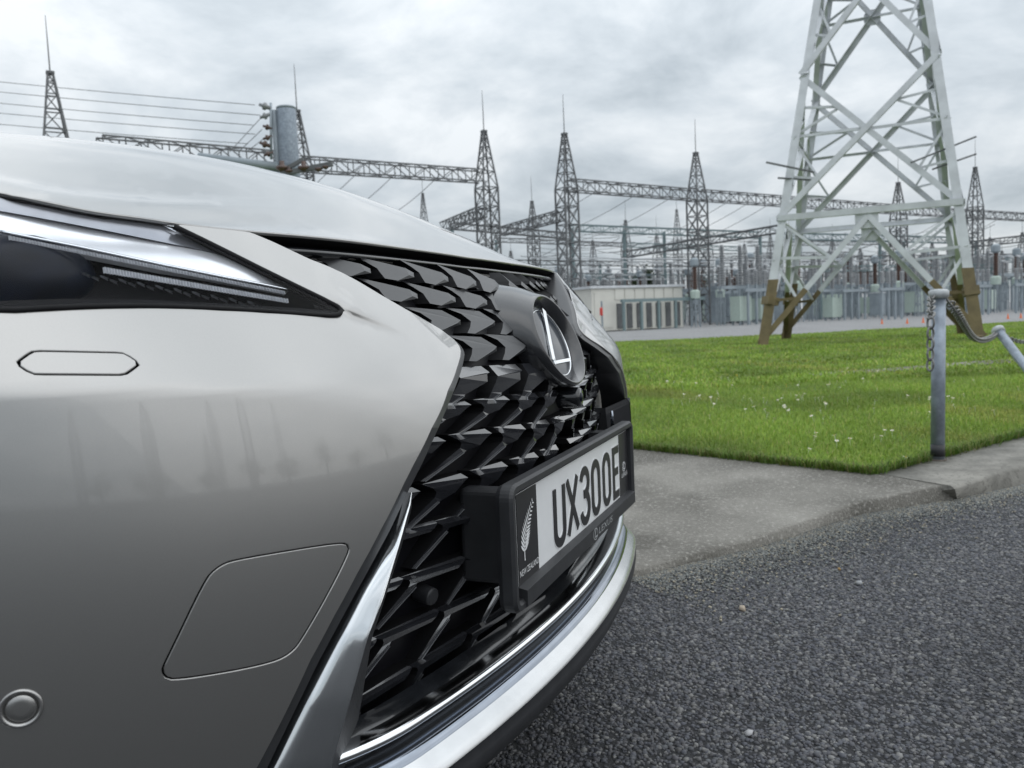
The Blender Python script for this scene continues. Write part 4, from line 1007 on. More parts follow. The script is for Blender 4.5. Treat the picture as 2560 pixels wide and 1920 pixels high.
def edge_grass():
    n = 5200; rs_ = np.random.RandomState(9); path = rs([sbk[0]+sd_*.6, sbk[0], sbk[1], sbk[2]-[.015, 0, 0]], 200); p2_ = np.array([kbk[0]+kkd*s for s in np.linspace(0, 2.2, 140)])
    P = np.concatenate([path, p2_]); Q = P[rs_.randint(0, len(P), n)][:, :2]+rs_.randn(n, 2)*.012
    h = .02+.045*rs_.rand(n); a = rs_.rand(n)*6.283; d = np.stack([np.cos(a), np.sin(a)], 1); s = np.stack([-np.sin(a), np.cos(a)], 1); ln = h*(.5+.7*rs_.rand(n)); W_ = .0036
    V = np.zeros((n, 5, 3)); V[:, 0, :2] = Q-s*W_/2; V[:, 1, :2] = Q+s*W_/2; V[:, :2, 2] = KZ-.006; m = Q+d*(ln*.4)[:, None]; V[:, 2, :2] = m-s*W_*.4; V[:, 3, :2] = m+s*W_*.4; V[:, 2:4, 2] = (KZ+h*.6)[:, None]; V[:, 4, :2] = Q+d*ln[:, None]; V[:, 4, 2] = KZ+h*.8
    F = np.array([(0, 1, 3), (0, 3, 2), (2, 3, 4)])[None]+np.arange(n)[:, None, None]*5
    pal = np.array([(.10, .18, .022), (.16, .19, .05), (.22, .20, .08), (.07, .14, .02)]); cc = pal[rs_.choice(4, n, p=[.4, .25, .15, .2])]*(.7+.6*rs_.rand(n, 1)); C4 = np.ones((n, 5, 4)); C4[..., :3] = cc[:, None]
    return npmesh('edge_grass', V.reshape(-1, 3), F.reshape(-1, 3), MT['blade'], C4.reshape(-1, 4))
tag(edge_grass(), 'straggling grass along the concrete edge of the lawn', 'grass', kind='stuff')
# daisies
MT['petal'] = pm('daisy_petal', (.78, .78, .74), .6, var=.04); MT['daisy_eye'] = pm('daisy_eye', (.65, .42, .03), .6, var=.1)
def daisy(yellow=False):
    m_ = MB(); n = 13
    for i in range(n):
        a = 2*math.pi*i/n; d = np.array([math.cos(a), math.sin(a), 0]); s = np.array([-d[1], d[0], 0]); r = .011
        m_.add([d*.003, d*r*.7+s*.0022+[0, 0, .0015], d*r+[0, 0, .001], d*r*.7-s*.0022+[0, 0, .0015]], [(0, 1, 2, 3)])
    m_.lathe([(.0001, -.05), (.0008, -.05), (.0008, -.001), (.001, -.001)], n=5)
    return m_
dproto = daisy().build('daisy', MT['petal']); eye = MB().lathe([(.0036, 0), (.0032, .0018), (.0015, .0028), (.0001, .003)], n=8).build('flower_eye', MT['daisy_eye'], dproto, True)
dy_mesh, de_mesh = dproto.data, eye.data
bmesh_y = daisy().build('buttercup', pm('buttercup_petal', (.72, .50, .03), .45, var=.06)); yel = bmesh_y.data
spots = [(1995+8*i, 1160-20*(i % 2)) for i in range(0)]
dpx = []
for cx_, cy_, sx_, sy_, n in [(1760, 995, 50, 10, 14), (1960, 998, 70, 14, 22), (2110, 955, 60, 7, 12), (1810, 948, 40, 5, 5), (1690, 958, 60, 6, 8), (2140, 1002, 30, 8, 5), (2330, 995, 30, 14, 4), (2180, 928, 60, 5, 7), (2400, 960, 80, 25, 6), (1900, 1030, 120, 18, 8)]:
    for _ in range(n): dpx.append((rnd.gauss(cx_, sx_), rnd.gauss(cy_, sy_)))
dpx += [(2038, 1090), (2086, 1088), (2092, 1102), (2125, 1096), (2040, 1082), (2186, 1086), (2204, 1090), (2212, 1075), (2230, 1076), (2264, 1143), (2425, 1020), (2437, 1016), (2323, 998), (2325, 1030), (2024, 1122), (2382, 995), (2484, 1025), (1550, 995), (1556, 1070)]
first = True
for px in dpx:
    if px[0] < 1545 or px[1] < 905: continue
    q = onz(px, LZ+.045)
    o = dproto if first else bpy.data.objects.new('daisy', dy_mesh)
    if not first:
        COL.objects.link(o); e_ = bpy.data.objects.new('flower_eye', de_mesh); COL.objects.link(e_); e_.parent = o
    o.location = q; o.rotation_euler = (rnd.uniform(-.5, .3), rnd.uniform(-.3, .5), rnd.uniform(0, 6)); sc_ = rnd.uniform(.8, 1.25); o.scale = (sc_,)*3
    tag(o, 'small white daisy standing in the near lawn', 'flower', 'white daisies in the lawn'); first = False
for i, px in enumerate([(1908, 965), (1965, 961), (1790, 957), (1842, 938)]):
    q = onz(px, LZ+.05); o = bmesh_y if i == 0 else bpy.data.objects.new('buttercup', yel)
    if i: COL.objects.link(o)
    o.location = q; o.rotation_euler = (-.4, .2, i); tag(o, 'small yellow flower among the daisies in the lawn', 'flower', 'yellow flowers in the lawn')

# -- bollards and chain
MT['galv'] = pm('galvanised', (.27, .31, .36), .5, .55, var=.22, scale=18, var_r=.1, bump=.15, bscale=60, dist=.002)
MT['chain'] = pm('chain_steel', (.20, .20, .195), .5, .6, var=.35, scale=80)
def bollard(base, top, r, label):
    base = np.array(base); top = np.array(top); d = top-base; L_ = np.linalg.norm(d); d = d/L_
    e_ = empty('bollard', base); tag(e_, label, 'bollard', 'bollards along the kerb')
    MB().tube([base-d*.03, base+d*L_*.97], r, 24).build('post', MT['galv'], e_, True)
    m_ = MB(); m_.tube([base+d*L_*.945, base+d*L_*.95, base+d*L_*.985, base+d*L_*.997, base+d*L_], [r*1.0, r*1.42, r*1.46, r*1.1, .0005], 24); c_ = m_.build('cap', pm('cap_grey', (.40, .42, .43), .55, .3, var=.15, scale=30), e_, True)
    m_ = MB(); m_.tube([base+d*.02, base+d*.075], r*1.03, 24); m_.build('tape_band', MT['matt_black'], e_, True)
    m_ = MB(); m_.tube([base-d*.004, base+d*.006, base+d*.0065], [r*1.35, r*1.3, r*1.0], 20); m_.build('base_collar', pm('rusty_collar', (.10, .085, .07), .8, .2, var=.4, scale=60), e_, True)
    return base, top, d
b1 = onz((2344, 1150), KZ); t1 = ony((2347, 722), b1[1]); 
bollard(b1, t1, .030, 'upright galvanised bollard with pale cap standing on the kerb')
b2t = dep((2492, 822), 5.9); b2b = dep((2640, 1035), 5.3); b2b = onz((2650, 1030), KZ)
bollard(b2b, b2t, .030, 'second bollard, leaning over to the left at the chain end')
def chain(pts, label, link=.052, r=.0048, name='chain'):
    P = rs(pts, 400); L_ = np.linalg.norm(np.diff(P, axis=0), axis=1).sum(); n = int(L_/(link*.80)); P = rs(P, n+1)
    e_ = empty(name, P[0]); tag(e_, label, 'chain', 'bollard chains'); me = None
    for i in range(n):
        a, b_ = P[i], P[i+1]; d = b_-a; d /= np.linalg.norm(d); s = np.cross(d, [0.3, .2, 1.] if abs(d[2]) < .9 else [1., 0, 0]); s /= np.linalg.norm(s); u_ = np.cross(s, d)
        sd2 = s*.75+u_*.66 if i % 2 else s*.66-u_*.75
        m_ = MB(); m_.torus((a+b_)/2, link*.33, r, d, sd2, 12, 6, 1.55); m_.build('link', MT['chain'], e_, True)
c0 = dep((2322, 745), 3.42)
def hang(a, b_, sag, n=40):
    a = np.array(a); b_ = np.array(b_); return [a*(1-t)+b_*t-np.array([0, 0, sag*4*t*(1-t)]) for t in np.linspace(0, 1, n)]
eye_r = t1+RT*.035-np.array([0, 0, .045]); eye_l = t1-RT*.035-np.array([0, 0, .035])
chain([eye_l, dep((2327, 790), 3.43), dep((2326, 850), 3.44), dep((2326, 905), 3.44), dep((2325, 925), 3.44)], 'short loose chain hanging straight down the upright bollard')
sagpts = [eye_r, dep((2385, 770), 3.75), dep((2403, 800), 4.1), dep((2425, 838), 4.7), dep((2445, 852), 5.0), dep((2465, 850), 5.4), dep((2482, 842), 5.7), b2t+np.array([0, 0, -.03])]
chain(chaikin(sagpts, False, 3), 'sagging chain between the upright and the leaning bollard')
chain(hang(b2t-np.array([0, 0, .03])+RT*.02, dep((2620, 840), 6.6), .06), 'chain running on to the right from the leaning bollard')

# ================================================================== PYLON
MT['steel'] = pm('galvanised_steel', (.585, .605, .63), .6, .25, var=.12, scale=2.5, var_r=.1)
MT['steel_dk'] = pm('weathered_steel', (.13, .135, .14), .65, .2, var=.2, scale=3)
MT['olive'] = pm('olive_paint', (.15, .115, .055), .6, var=.2, scale=5)
PCX, PCY, PRA = 1.12, 19.1, math.radians(-3.8)
def phw(z): return max(2.14+(1.1-2.14)*(z-.05)/7.55, .45)
def pcor(i, j, z):
    hw = phw(z); x, y = i*hw, j*hw
    return np.array([PCX+.017*z+x*math.cos(PRA)-y*math.sin(PRA), PCY+x*math.sin(PRA)+y*math.cos(PRA), z])
pyl = empty('pylon', (PCX, PCY, 0.05)); tag(pyl, 'tall grey lattice pylon with olive painted feet on the lawn', 'pylon')
PZ = [.05, 2.8, 5.9, 8.8, 11.4]
CORN = [(-1, -1), (1, -1), (1, 1), (-1, 1)]
for i, j in CORN:
    fl = 1 if i*j > 0 else -1
    foot_top = pcor(i, j, 1.52); a = pcor(i, j, -.1); b_ = pcor(i, j, 11.4)
    m_ = MB()
    for (p, q, w) in ((pcor(i, j, 1.5), pcor(i, j, 5.95), .17), (pcor(i, j, 5.95), b_, .16)):
        d = q-p; d /= np.linalg.norm(d); ex_ = np.array([math.cos(PRA), math.sin(PRA), 0])*(-i); ey_ = np.array([-math.sin(PRA), math.cos(PRA), 0])*(-j)
        t = .022; pr = [(0, 0), (w, 0), (w, t), (t, t), (t, w), (0, w)]
        m_.add([o_+ex_*u+ey_*v for o_ in (p, q) for u, v in pr], [(0, 1, 2, 3, 4, 5), (11, 10, 9, 8, 7, 6)]+[(k, k+6, (k+1) % 6+6, (k+1) % 6) for k in range(6)])
    lg = m_.build('leg', MT['steel'], pyl)
    m_ = MB(); w = .205; p, q = a, pcor(i, j, 1.5)
    ex_ = np.array([math.cos(PRA), math.sin(PRA), 0])*(-i); ey_ = np.array([-math.sin(PRA), math.cos(PRA), 0])*(-j); t = .03; pr = [(-.012, -.012), (w, -.012), (w, t), (t, t), (t, w), (-.012, w)]
    m_.add([o_+ex_*u+ey_*v for o_ in (p, q) for u, v in pr], [(0, 1, 2, 3, 4, 5), (11, 10, 9, 8, 7, 6)]+[(k, k+6, (k+1) % 6+6, (k+1) % 6) for k in range(6)])
    z0 = pcor(i, j, .95); z1_ = pcor(i, j, 1.12); m_.bar(z0+ex_*.09+ey_*.09, z1_+ex_*.09+ey_*.09, .27, .27)
    m_.build('painted_foot', MT['olive'], lg)
for f_ in range(4):
    A_c, B_c = CORN[f_], CORN[(f_+1) % 4]
    Lp = lambda z: pcor(*A_c, z); Rp = lambda z: pcor(*B_c, z); Mp = lambda z: (Lp(z)+Rp(z))/2
    inn = (np.array([PCX, PCY, 0])-Mp(0)); inn[2] = 0; inn /= np.linalg.norm(inn)
    def mem(a, b_, w, mat='steel', nm='brace', off=.0):
        m_ = MB(); m_.angle(np.array(a)+inn*off, np.array(b_)+inn*off, w, .012, up=inn); return m_.build(nm, MT[mat], pyl)
    mem(Lp(2.8), Rp(2.8), .13, nm='horizontal')
    for e0 in (Lp, Rp):
        ap_ = Mp(2.72); bs_ = e0(.12); k = .44
        mid_ = bs_*(1-k)+ap_*k
        mem(ap_, mid_, .115, off=.03); br_ = mem(mid_, bs_, .12, 'olive', off=.03); br_.name = 'painted_brace'
        # redundant struts in the bottom panel
        for zz, kk in ((1.02, .36), (1.95, .68)): mem(e0(zz), bs_*(1-kk)+ap_*kk, .06, 'steel' if zz > 1.5 else 'olive', nm='strut', off=.05)
        mem(e0(1.95), bs_*(1-.36)+ap_*.36, .06, nm='strut', off=.05); mem(e0(2.75), bs_*(1-.68)+ap_*.68, .06, nm='strut', off=.05)
    for za_, zb_ in ((2.8, 5.9), (5.9, 8.8), (8.8, 11.4)):
        mem(Lp(za_), Rp(zb_), .12, off=.02); mem(Rp(za_), Lp(zb_), .12, off=.055)
        t = phw(za_)/(phw(za_)+phw(zb_)); zx = za_+(zb_-za_)*t; X_ = Mp(zx)
        for e0, c0_ in ((Lp, Rp), (Rp, Lp)):
            mem(e0(zx), X_, .06, nm='strut', off=.07)
            q1 = e0(za_)*.55+c0_(zb_)*.45*1.0; dq = e0(za_)+(c0_(zb_)-e0(za_))*.26; uq = e0(zb_)+(c0_(za_)-e0(zb_))*.26
            mem(e0(zx), dq, .05, nm='strut', off=.07); mem(e0(zx), uq, .05, nm='strut', off=.07)
            mem(e0(za_+(zx-za_)*.52), dq, .05, nm='strut', off=.07); mem(e0(zb_-(zb_-zx)*.52), uq, .05, nm='strut', off=.07)
    for zz, s in ((2.68, .30), (5.9+(2.9)*phw(5.9)/(phw(5.9)+phw(8.8)), .24)):
        c = Mp(zz)+inn*.02; ux = (Rp(zz)-Lp(zz)); ux /= np.linalg.norm(ux)
        V = []
        for o_ in (0, .016):
            for u, v in ((-1, .5), (-.5, 1), (.5, 1), (1, .5), (1, -.5), (.5, -1), (-.5, -1), (-1, -.5)): V.append(c+ux*u*s*.75+np.array([0, 0, v*s*.75])+inn*o_)
        obj('gusset_plate', V, [tuple(range(8)), tuple(range(15, 7, -1))]+[(k, (k+1) % 8, (k+1) % 8+8, k+8) for k in range(8)], MT['steel'], pyl)
# anti-climb arms on the pylon
for px0, px1, zz in ((Z2(1430, 1125), Z2(1880, 945), 16.2), (Z2(1580, 1170), Z2(1880, 1065), 16.4), (Z2(430, 1122), Z2(760, 1190), 17.2), (Z2(510, 1230), Z2(760, 1245), 17.4)):
    MB().bar(dep(px0, zz), dep(px1, zz), .035).build('anti_climb_arm', MT['steel_dk'], pyl)

# ================================================================== SUBSTATION
MT['insul'] = pm('grey_porcelain', (.24, .25, .26), .3, var=.1); MT['insul_br'] = pm('brown_porcelain', (.09, .055, .045), .25, var=.15)
MT['bluegrey'] = pm('blue_grey_steel', (.27, .31, .34), .6, .1, var=.15, scale=1.5); MT['cab'] = pm('pale_green_cabinet', (.42, .50, .45), .5, var=.08)
MT['offwhite'] = pm('offwhite_wall', (.62, .61, .56), .8, var=.05, scale=1); MT['wire'] = pm('conductor', (.16, .165, .17), .6, .4, var=.1)
MT['green_gr'] = pm('green_grey_beam', (.17, .23, .24), .6, var=.1); MT['red'] = pm('red_paint', (.55, .05, .04), .5, var=.1); MT['orange'] = pm('cone_orange', (.75, .16, .04), .6, var=.08)
ZB_, ZT_, ZR_ = 9.3, 12.8, 15.3
def mast_mesh():
    m_ = MB(); w = .55
    for i, j in CORN: m_.bar((i*w, j*w, 0), (i*w, j*w, ZB_), .10)
    n = 8
    for k in range(n):
        za_, zb_ = ZB_*k/n, ZB_*(k+1)/n
        for q in range(4):
            a, c = CORN[q], CORN[(q+1) % 4]
            m_.bar((a[0]*w, a[1]*w, za_), (c[0]*w, c[1]*w, zb_), .05); m_.bar((c[0]*w, c[1]*w, za_), (a[0]*w, a[1]*w, zb_), .05); m_.bar((a[0]*w, a[1]*w, zb_), (c[0]*w, c[1]*w, zb_), .06)
    p_ = MB(); f = lambda z: w+(.10-w)*(z-ZB_)/(ZT_-ZB_)
    for i, j in CORN: p_.bar((i*w, j*w, ZB_), (i*.10, j*.10, ZT_), .085)
    zz = [ZB_, ZB_+1.0, ZB_+1.85, ZB_+2.55, ZB_+3.1, ZT_]
    for za_, zb_ in zip(zz[:-1], zz[1:]):
        for q in range(4):
            a, c = CORN[q], CORN[(q+1) % 4]; wa, wb = f(za_), f(zb_)
            m_2 = p_; m_2.bar((a[0]*wa, a[1]*wa, za_), (c[0]*wb, c[1]*wb, zb_), .045); m_2.bar((a[0]*wb, a[1]*wb, zb_), (c[0]*wb, c[1]*wb, zb_), .05)
    p_.box((-.17, -.17, ZT_-.05), (.17, .17, ZT_+.06))
    r_ = MB(); r_.tube([(0, 0, ZT_), (0, 0, ZT_+1.2), (0, 0, ZR_)], [.035, .028, .014], 6)
    return m_, p_, r_
mm = mast_mesh()
mp = empty('lattice_mast'); mm[0].build('column', MT['steel_dk'], mp); mm[1].build('peak', MT['steel_dk'], mp); mm[2].build('lightning_rod', MT['steel_dk'], mp)
MASTS = [(113, 38, 36, 'leftmost lattice mast with lightning rod above the rear of the bonnet'),
         (735, 160, 45, 'lattice mast with lightning rod just right of the steel pole'),
         (1205, 226, 52, 'tall lattice mast above the front of the bonnet, left of a matching pair'),
         (1407, 236, 54, 'tall lattice mast at the left end of the long beam'),
         (1737, 297, 61, 'lattice mast carrying the long beam left of the pylon'),
         (2245, 392, 76, 'lattice mast seen through the pylon'),
         (2438, 348, 81, 'lattice mast right of the pylon at the picture edge'),
         (1053, 415, 95, 'small distant reddish mast tip above the bonnet'),
         (1327, 440, 78, 'short lattice mast between the two tall masts and the building'),
         (1562, 500, 92, 'small lattice mast above the white building'),
         (1768, 520, 105, 'far lattice mast just right of the mast left of the pylon'),
         (1640, 540, 110, 'thin far mast between the building and the long beam mast'),
         (2556, 545, 98, 'far mast at the right edge of the picture'),
         (2475, 560, 120, 'faint far mast near the right edge below the long beam'),
         (2080, 560, 100, 'far mast seen low through the legs of the pylon'),
         (1480, 560, 115, 'faint far mast between the right tall mast and the building tree'), (1690, 470, 118, 'tall faint far mast left of the mast carrying the long beam'), (1860, 575, 110, 'far mast between the long beam mast and the pylon leg'), (1275, 590, 105, 'far mast low behind the tip of the bonnet'),
         (2150, 590, 118, 'far mast below the gusset of the pylon'), (2330, 575, 108, 'far mast behind the right pylon leg'), (1925, 545, 125, 'thin far mast just left of the pylon leg'), (2505, 600, 112, 'low far mast right of the pylon')]
rotL = None
O_ = bgp(1412, 54); uL = bgp(2438, 81)-O_; uL[2] = 0; uL /= np.linalg.norm(uL); vL = np.array([-uL[1], uL[0], 0])
angL = math.atan2(uL[1], uL[0])
MB_ = {}
for k, (px, py, d_, lab) in enumerate(MASTS):
    o = mp if k == 0 else copy_tree(mp)
    q = dep((px, py), d_); H_ = q[2]; q = np.array([q[0], q[1], 0]); s = H_/ZR_
    o.location = q; o.rotation_euler = (0, 0, angL); o.scale = (1 if k < 7 else .8, 1 if k < 7 else .8, s); MB_[k] = (q, s)
    tag(o, lab, 'mast', 'lattice masts of the substation')
def truss(a, b_, h, w, label, seg=1.0, mat='steel_dk', bw=.075, z2=None):
    a = np.array(a, float); b_ = np.array(b_, float); d = b_-a; L_ = np.linalg.norm(d); n = max(3, int(L_/seg)); d = d/L_
    s = np.cross(d, [0, 0, 1.]); s /= np.linalg.norm(s); m_ = MB(); U_ = np.array([0, 0, 1.])
    cs = [s*w/2-U_*h/2, -s*w/2-U_*h/2, s*w/2+U_*h/2, -s*w/2+U_*h/2]
    for c in cs: m_.bar(a+c, b_+c, bw)
    for k in range(n):
        p, q = a+d*L_*k/n, a+d*L_*(k+1)/n
        for (i, j) in ((0, 2), (1, 3), (2, 3), (0, 1)):
            x, y = (i, j) if k % 2 else (j, i)
            m_.bar(p+cs[x], q+cs[y], bw*.6)
        m_.bar(p+cs[0], p+cs[2], bw*.6); m_.bar(p+cs[1], p+cs[3], bw*.6)
    o = m_.build('lattice_beam', MT[mat]); tag(o, label, 'beam', 'lattice beams of the substation'); return o
up_ = lambda q, z: np.array([q[0], q[1], z])
def pz(px, py, d_): return dep((px, py), d_)
# the long overhead beams
truss(pz(250, 362, 37), pz(735, 402, 44.5), .75, .75, 'long lattice beam rising from behind the bonnet to the steel pole')
truss(pz(750, 410, 45), pz(1205, 441, 52), .75, .75, 'lattice beam between the steel pole and the mast above the bonnet')
truss(pz(1420, 463, 54), pz(1738, 488, 61), .75, .75, 'lattice beam left of the mast that carries the long beam')
truss(pz(1745, 488, 61), pz(2240, 524, 76), .75, .75, 'long lattice beam passing behind the pylon')
truss(pz(2250, 525, 76), pz(2600, 545, 88), .75, .75, 'lattice beam running off the picture right of the pylon')
truss(pz(1205, 530, 52), pz(1110, 567, 62), .65, .65, 'sloping lattice beam running back from the left tall mast')
truss(pz(1405, 538, 54), pz(1250, 580, 65), .65, .65, 'sloping lattice beam running back from the right tall mast')
truss(pz(1562, 637, 72), pz(1950, 572, 60), .55, .55, 'low lattice beam rising towards the pylon from the building')
truss(pz(1430, 570, 74), pz(1900, 588, 80), .6, .6, 'middle height lattice beam behind the two tall masts', mat='green_gr')
truss(pz(1130, 565, 70), pz(1420, 590, 76), .55, .55, 'lower lattice beam behind the front of the bonnet')
truss(pz(1950, 590, 78), pz(2440, 602, 84), .6, .6, 'middle height lattice beam seen through the pylon', mat='green_gr')
truss(pz(2420, 612, 70), pz(2600, 592, 64), .5, .5, 'low lattice beam at the right picture edge')
truss(pz(1230, 655, 88), pz(1780, 662, 92), .5, .5, 'far low lattice beam above the white building')
truss(pz(1800, 652, 90), pz(2560, 640, 95), .5, .5, 'far low lattice beam behind the pylon and the bollard')
for k, (a_, b_) in enumerate([((1240, 600, 84), (1560, 612, 90)), ((1560, 612, 82), (1850, 622, 86)), ((1870, 610, 86), (2260, 606, 90)), ((1420, 690, 70), (1800, 694, 74)), ((1850, 690, 72), (2250, 684, 76)), ((2250, 655, 80), (2600, 650, 84)), ((1650, 640, 100), (2120, 634, 104)), ((2050, 672, 66), (2480, 668, 72))]):
    truss(pz(*a_), pz(*b_), .42, .42, ['thin gantry beam low behind the two tall masts', 'thin gantry beam above the white building roof', 'thin gantry beam across the pylon opening', 'lowest gantry beam just above the building', 'lowest gantry beam left of the pylon leg', 'thin gantry beam at the right edge', 'farthest thin gantry beam behind the pylon', 'low gantry beam behind the bollard'][k], seg=.9, bw=.055, mat='green_gr' if k % 2 else 'steel_dk')
# columns for the lower beams
pp_m = MB(); pp_m.tube([(0, 0, 0), (0, 0, 1)], .16, 8); ppm = pp_m.build('portal_post', MT['green_gr'])
pl_ = [(1430, 570, 74), (1560, 575, 76), (1660, 580, 78), (1900, 588, 80), (1130, 565, 70), (1562, 640, 72), (1950, 590, 78), (2200, 596, 81), (2440, 602, 84), (1230, 655, 88), (1500, 658, 90), (1780, 662, 92), (2050, 646, 92), (2300, 642, 93), (2560, 640, 95), (1240, 600, 84), (1560, 612, 86), (1850, 622, 86), (2260, 606, 90), (1420, 690, 70), (1800, 694, 74), (1850, 690, 72), (2250, 684, 76), (2120, 634, 104), (2050, 672, 66), (2480, 668, 72)]
for k, (px, py, d_) in enumerate(pl_):
    o = ppm if k == 0 else bpy.data.objects.new('portal_post', ppm.data)
    if k: COL.objects.link(o)
    q = dep((px, py), d_); o.location = (q[0], q[1], 0); o.scale = (1, 1, q[2]); tag(o, 'slim grey post holding up a low beam in the yard', 'post', 'posts under the low beams')

# -- equipment kinds
def ins_prof(h, r0_, r1_, n):
    P = [(r0_, 0)]
    for i in range(n):
        z = h*(i+.2)/n; P += [(r0_, z), (r1_, z+h*.12/n), (r0_, z+h*.6/n)]
    return P+[(r0_, h)]
def k_post():
    e_ = empty('post_insulator'); m_ = MB()
    for i in (-1, 1):
        for j in (-1, 1): m_.bar((i*.16, j*.16, 0), (i*.10, j*.10, 2.3), .06)
    for z in (.7, 1.4, 2.1): m_.bar((-.14, -.14, z), (.14, -.14, z+.4), .04); m_.bar((-.14, .14, z), (.14, .14, z+.4), .04); m_.bar((-.14, -.14, z), (-.14, .14, z+.4), .04)
    m_.box((-.2, -.2, 2.3), (.2, .2, 2.36)); m_.build('stand', MT['bluegrey'], e_)
    MB().lathe(ins_prof(1.7, .07, .15, 11), (0, 0, 2.36), 8).build('insulator', MT['insul'], e_)
    MB().box((-.25, -.06, 4.06), (.25, .06, 4.16)).build('clamp', MT['steel'], e_); return e_
def k_disc():
    e_ = empty('disconnector'); m_ = MB()
    for x in (-2.2, 2.2): m_.bar((x, 0, 0), (x, 0, 2.6), .18, .18); 
    m_.box((-2.6, -.12, 2.6), (2.6, .12, 2.82)); m_.box((-2.6, .9, 2.6), (2.6, 1.1, 2.8)); m_.bar((-2.2, 0, 2.4), (-2.2, 1, 2.4), .12); m_.bar((2.2, 0, 2.4), (2.2, 1, 2.4), .12); m_.build('frame', MT['bluegrey'], e_)
    for x in (-2.1, 0, 2.1):
        for y in (0, 1.0): MB().lathe(ins_prof(1.25, .06, .13, 7), (x, y, 2.82), 7).build('insulator', MT['insul_br'] if x == 0 else MT['insul'], e_)
        MB().tube([(x, 0, 4.1), (x, .5, 4.25), (x, 1.0, 4.1)], .035, 6).build('switch_blade', MT['steel'], e_)
    return e_
def k_brk():
    e_ = empty('circuit_breaker'); m_ = MB(); m_.box((-.5, -.4, .25), (.5, .4, 1.75)); m_.build('cabinet', MT['cab'], e_)
    m_ = MB(); 
    for i in (-1, 1):
        for j in (-1, 1): m_.bar((i*.4, j*.3, 0), (i*.4, j*.3, 2.2), .1)
    m_.box((-1.7, -.15, 2.2), (1.7, .15, 2.4)); m_.build('stand', MT['bluegrey'], e_)
    for x in (-1.5, 0, 1.5):
        MB().lathe(ins_prof(1.2, .10, .19, 8)+[(.16, 1.2), (.16, 1.35)]+[(a, b_+1.35) for a, b_ in ins_prof(1.1, .10, .19, 8)], (x, 0, 2.4), 8).build('interrupter', MT['insul'], e_)
    return e_
def k_ct():
    e_ = empty('current_transformer'); m_ = MB(); [m_.bar((i*.22, j*.22, 0), (i*.22, j*.22, 2.0), .07) for i in (-1, 1) for j in (-1, 1)]; m_.build('pedestal', MT['bluegrey'], e_)
    MB().lathe([(.32, 0), (.34, .3), (.34, .5), (.2, .6)], (0, 0, 2.0), 10).build('tank', MT['cab'], e_)
    MB().lathe(ins_prof(1.6, .13, .22, 10), (0, 0, 2.6), 8).build('insulator', MT['insul_br'], e_)
    MB().lathe([(.2, 0), (.3, .1), (.3, .5), (.15, .62), (.0001, .63)], (0, 0, 4.2), 10).build('head', MT['bluegrey'], e_); return e_
def k_tr():
    e_ = empty('transformer'); m_ = MB(); m_.box((-1.6, -.9, .3), (1.6, .9, 2.6)); m_.box((-1.7, -1.0, .15), (1.7, 1.0, .3)); m_.build('tank', MT['bluegrey'], e_)
    for s in (-1, 1):
        r_ = MB()
        for i in range(9): r_.box((-1.4+i*.33, s*1.0-.25, .6), (-1.32+i*.33, s*1.0+.25, 2.4))
        r_.build('radiator', MT['bluegrey'], e_)
    for x in (-1.0, 0, 1.0): MB().lathe(ins_prof(1.2, .09, .17, 8), (x, 0, 2.6), 8).build('bushing', MT['insul_br'], e_)
    MB().tube([(-1.2, .5, 3.1), (1.0, .5, 3.1)], .28, 10).build('conservator', MT['bluegrey'], e_, True); return e_
def k_cab():
    e_ = empty('marshalling_cabinet'); MB().box((-.4, -.3, .2), (.4, .3, 1.7)).build('body', MT['bluegrey'], e_); MB().box((-.42, -.33, 1.7), (.42, .33, 1.76)).build('roof', MT['steel'], e_); MB().box((-.36, -.312, .3), (.36, -.301, 1.6)).build('door', MT['bluegrey'], e_); return e_
def k_stand():
    e_ = empty('cable_stand'); m_ = MB()
    for i in range(4): m_.bar((i*.8-1.2, 0, 0), (i*.8-1.2, 0, 2.6), .14, .12)
    m_.box((-1.5, -.1, 2.1), (1.5, .1, 2.3)); m_.build('posts', MT['bluegrey'], e_)
    for i in range(4): MB().lathe(ins_prof(.9, .08, .15, 6), (i*.8-1.2, 0, 2.6), 8).build('insulator', MT['insul'], e_)
    return e_
KIN = {'post': (k_post, 'insulator', 'post insulator on a lattice stand in the switchyard', 'post insulators'), 'disc': (k_disc, 'switch', 'disconnector with paired insulators on a steel frame', 'disconnectors'),
       'brk': (k_brk, 'breaker', 'circuit breaker with pale green cabinet and upright insulators', 'circuit breakers'), 'ct': (k_ct, 'transformer', 'current transformer with round head on a pedestal', 'current transformers'),
       'tr': (k_tr, 'transformer', 'large blue grey power transformer with radiators', 'power transformers'), 'cab': (k_cab, 'cabinet', 'blue grey cabinet standing in the switchyard', 'yard cabinets'), 'std': (k_stand, 'stand', 'row of blue grey steel posts with insulators', 'post stands')}
PROTO = {}
def place(kind, P, rz, s=1.0):
    if kind not in PROTO: PROTO[kind] = KIN[kind][0](); o = PROTO[kind]
    else: o = copy_tree(PROTO[kind])
    o.location = P; o.rotation_euler = (0, 0, rz); o.scale = (s, s, s)
    tag(o, KIN[kind][2], KIN[kind][1], KIN[kind][3]); return o
rk = random.Random(21)
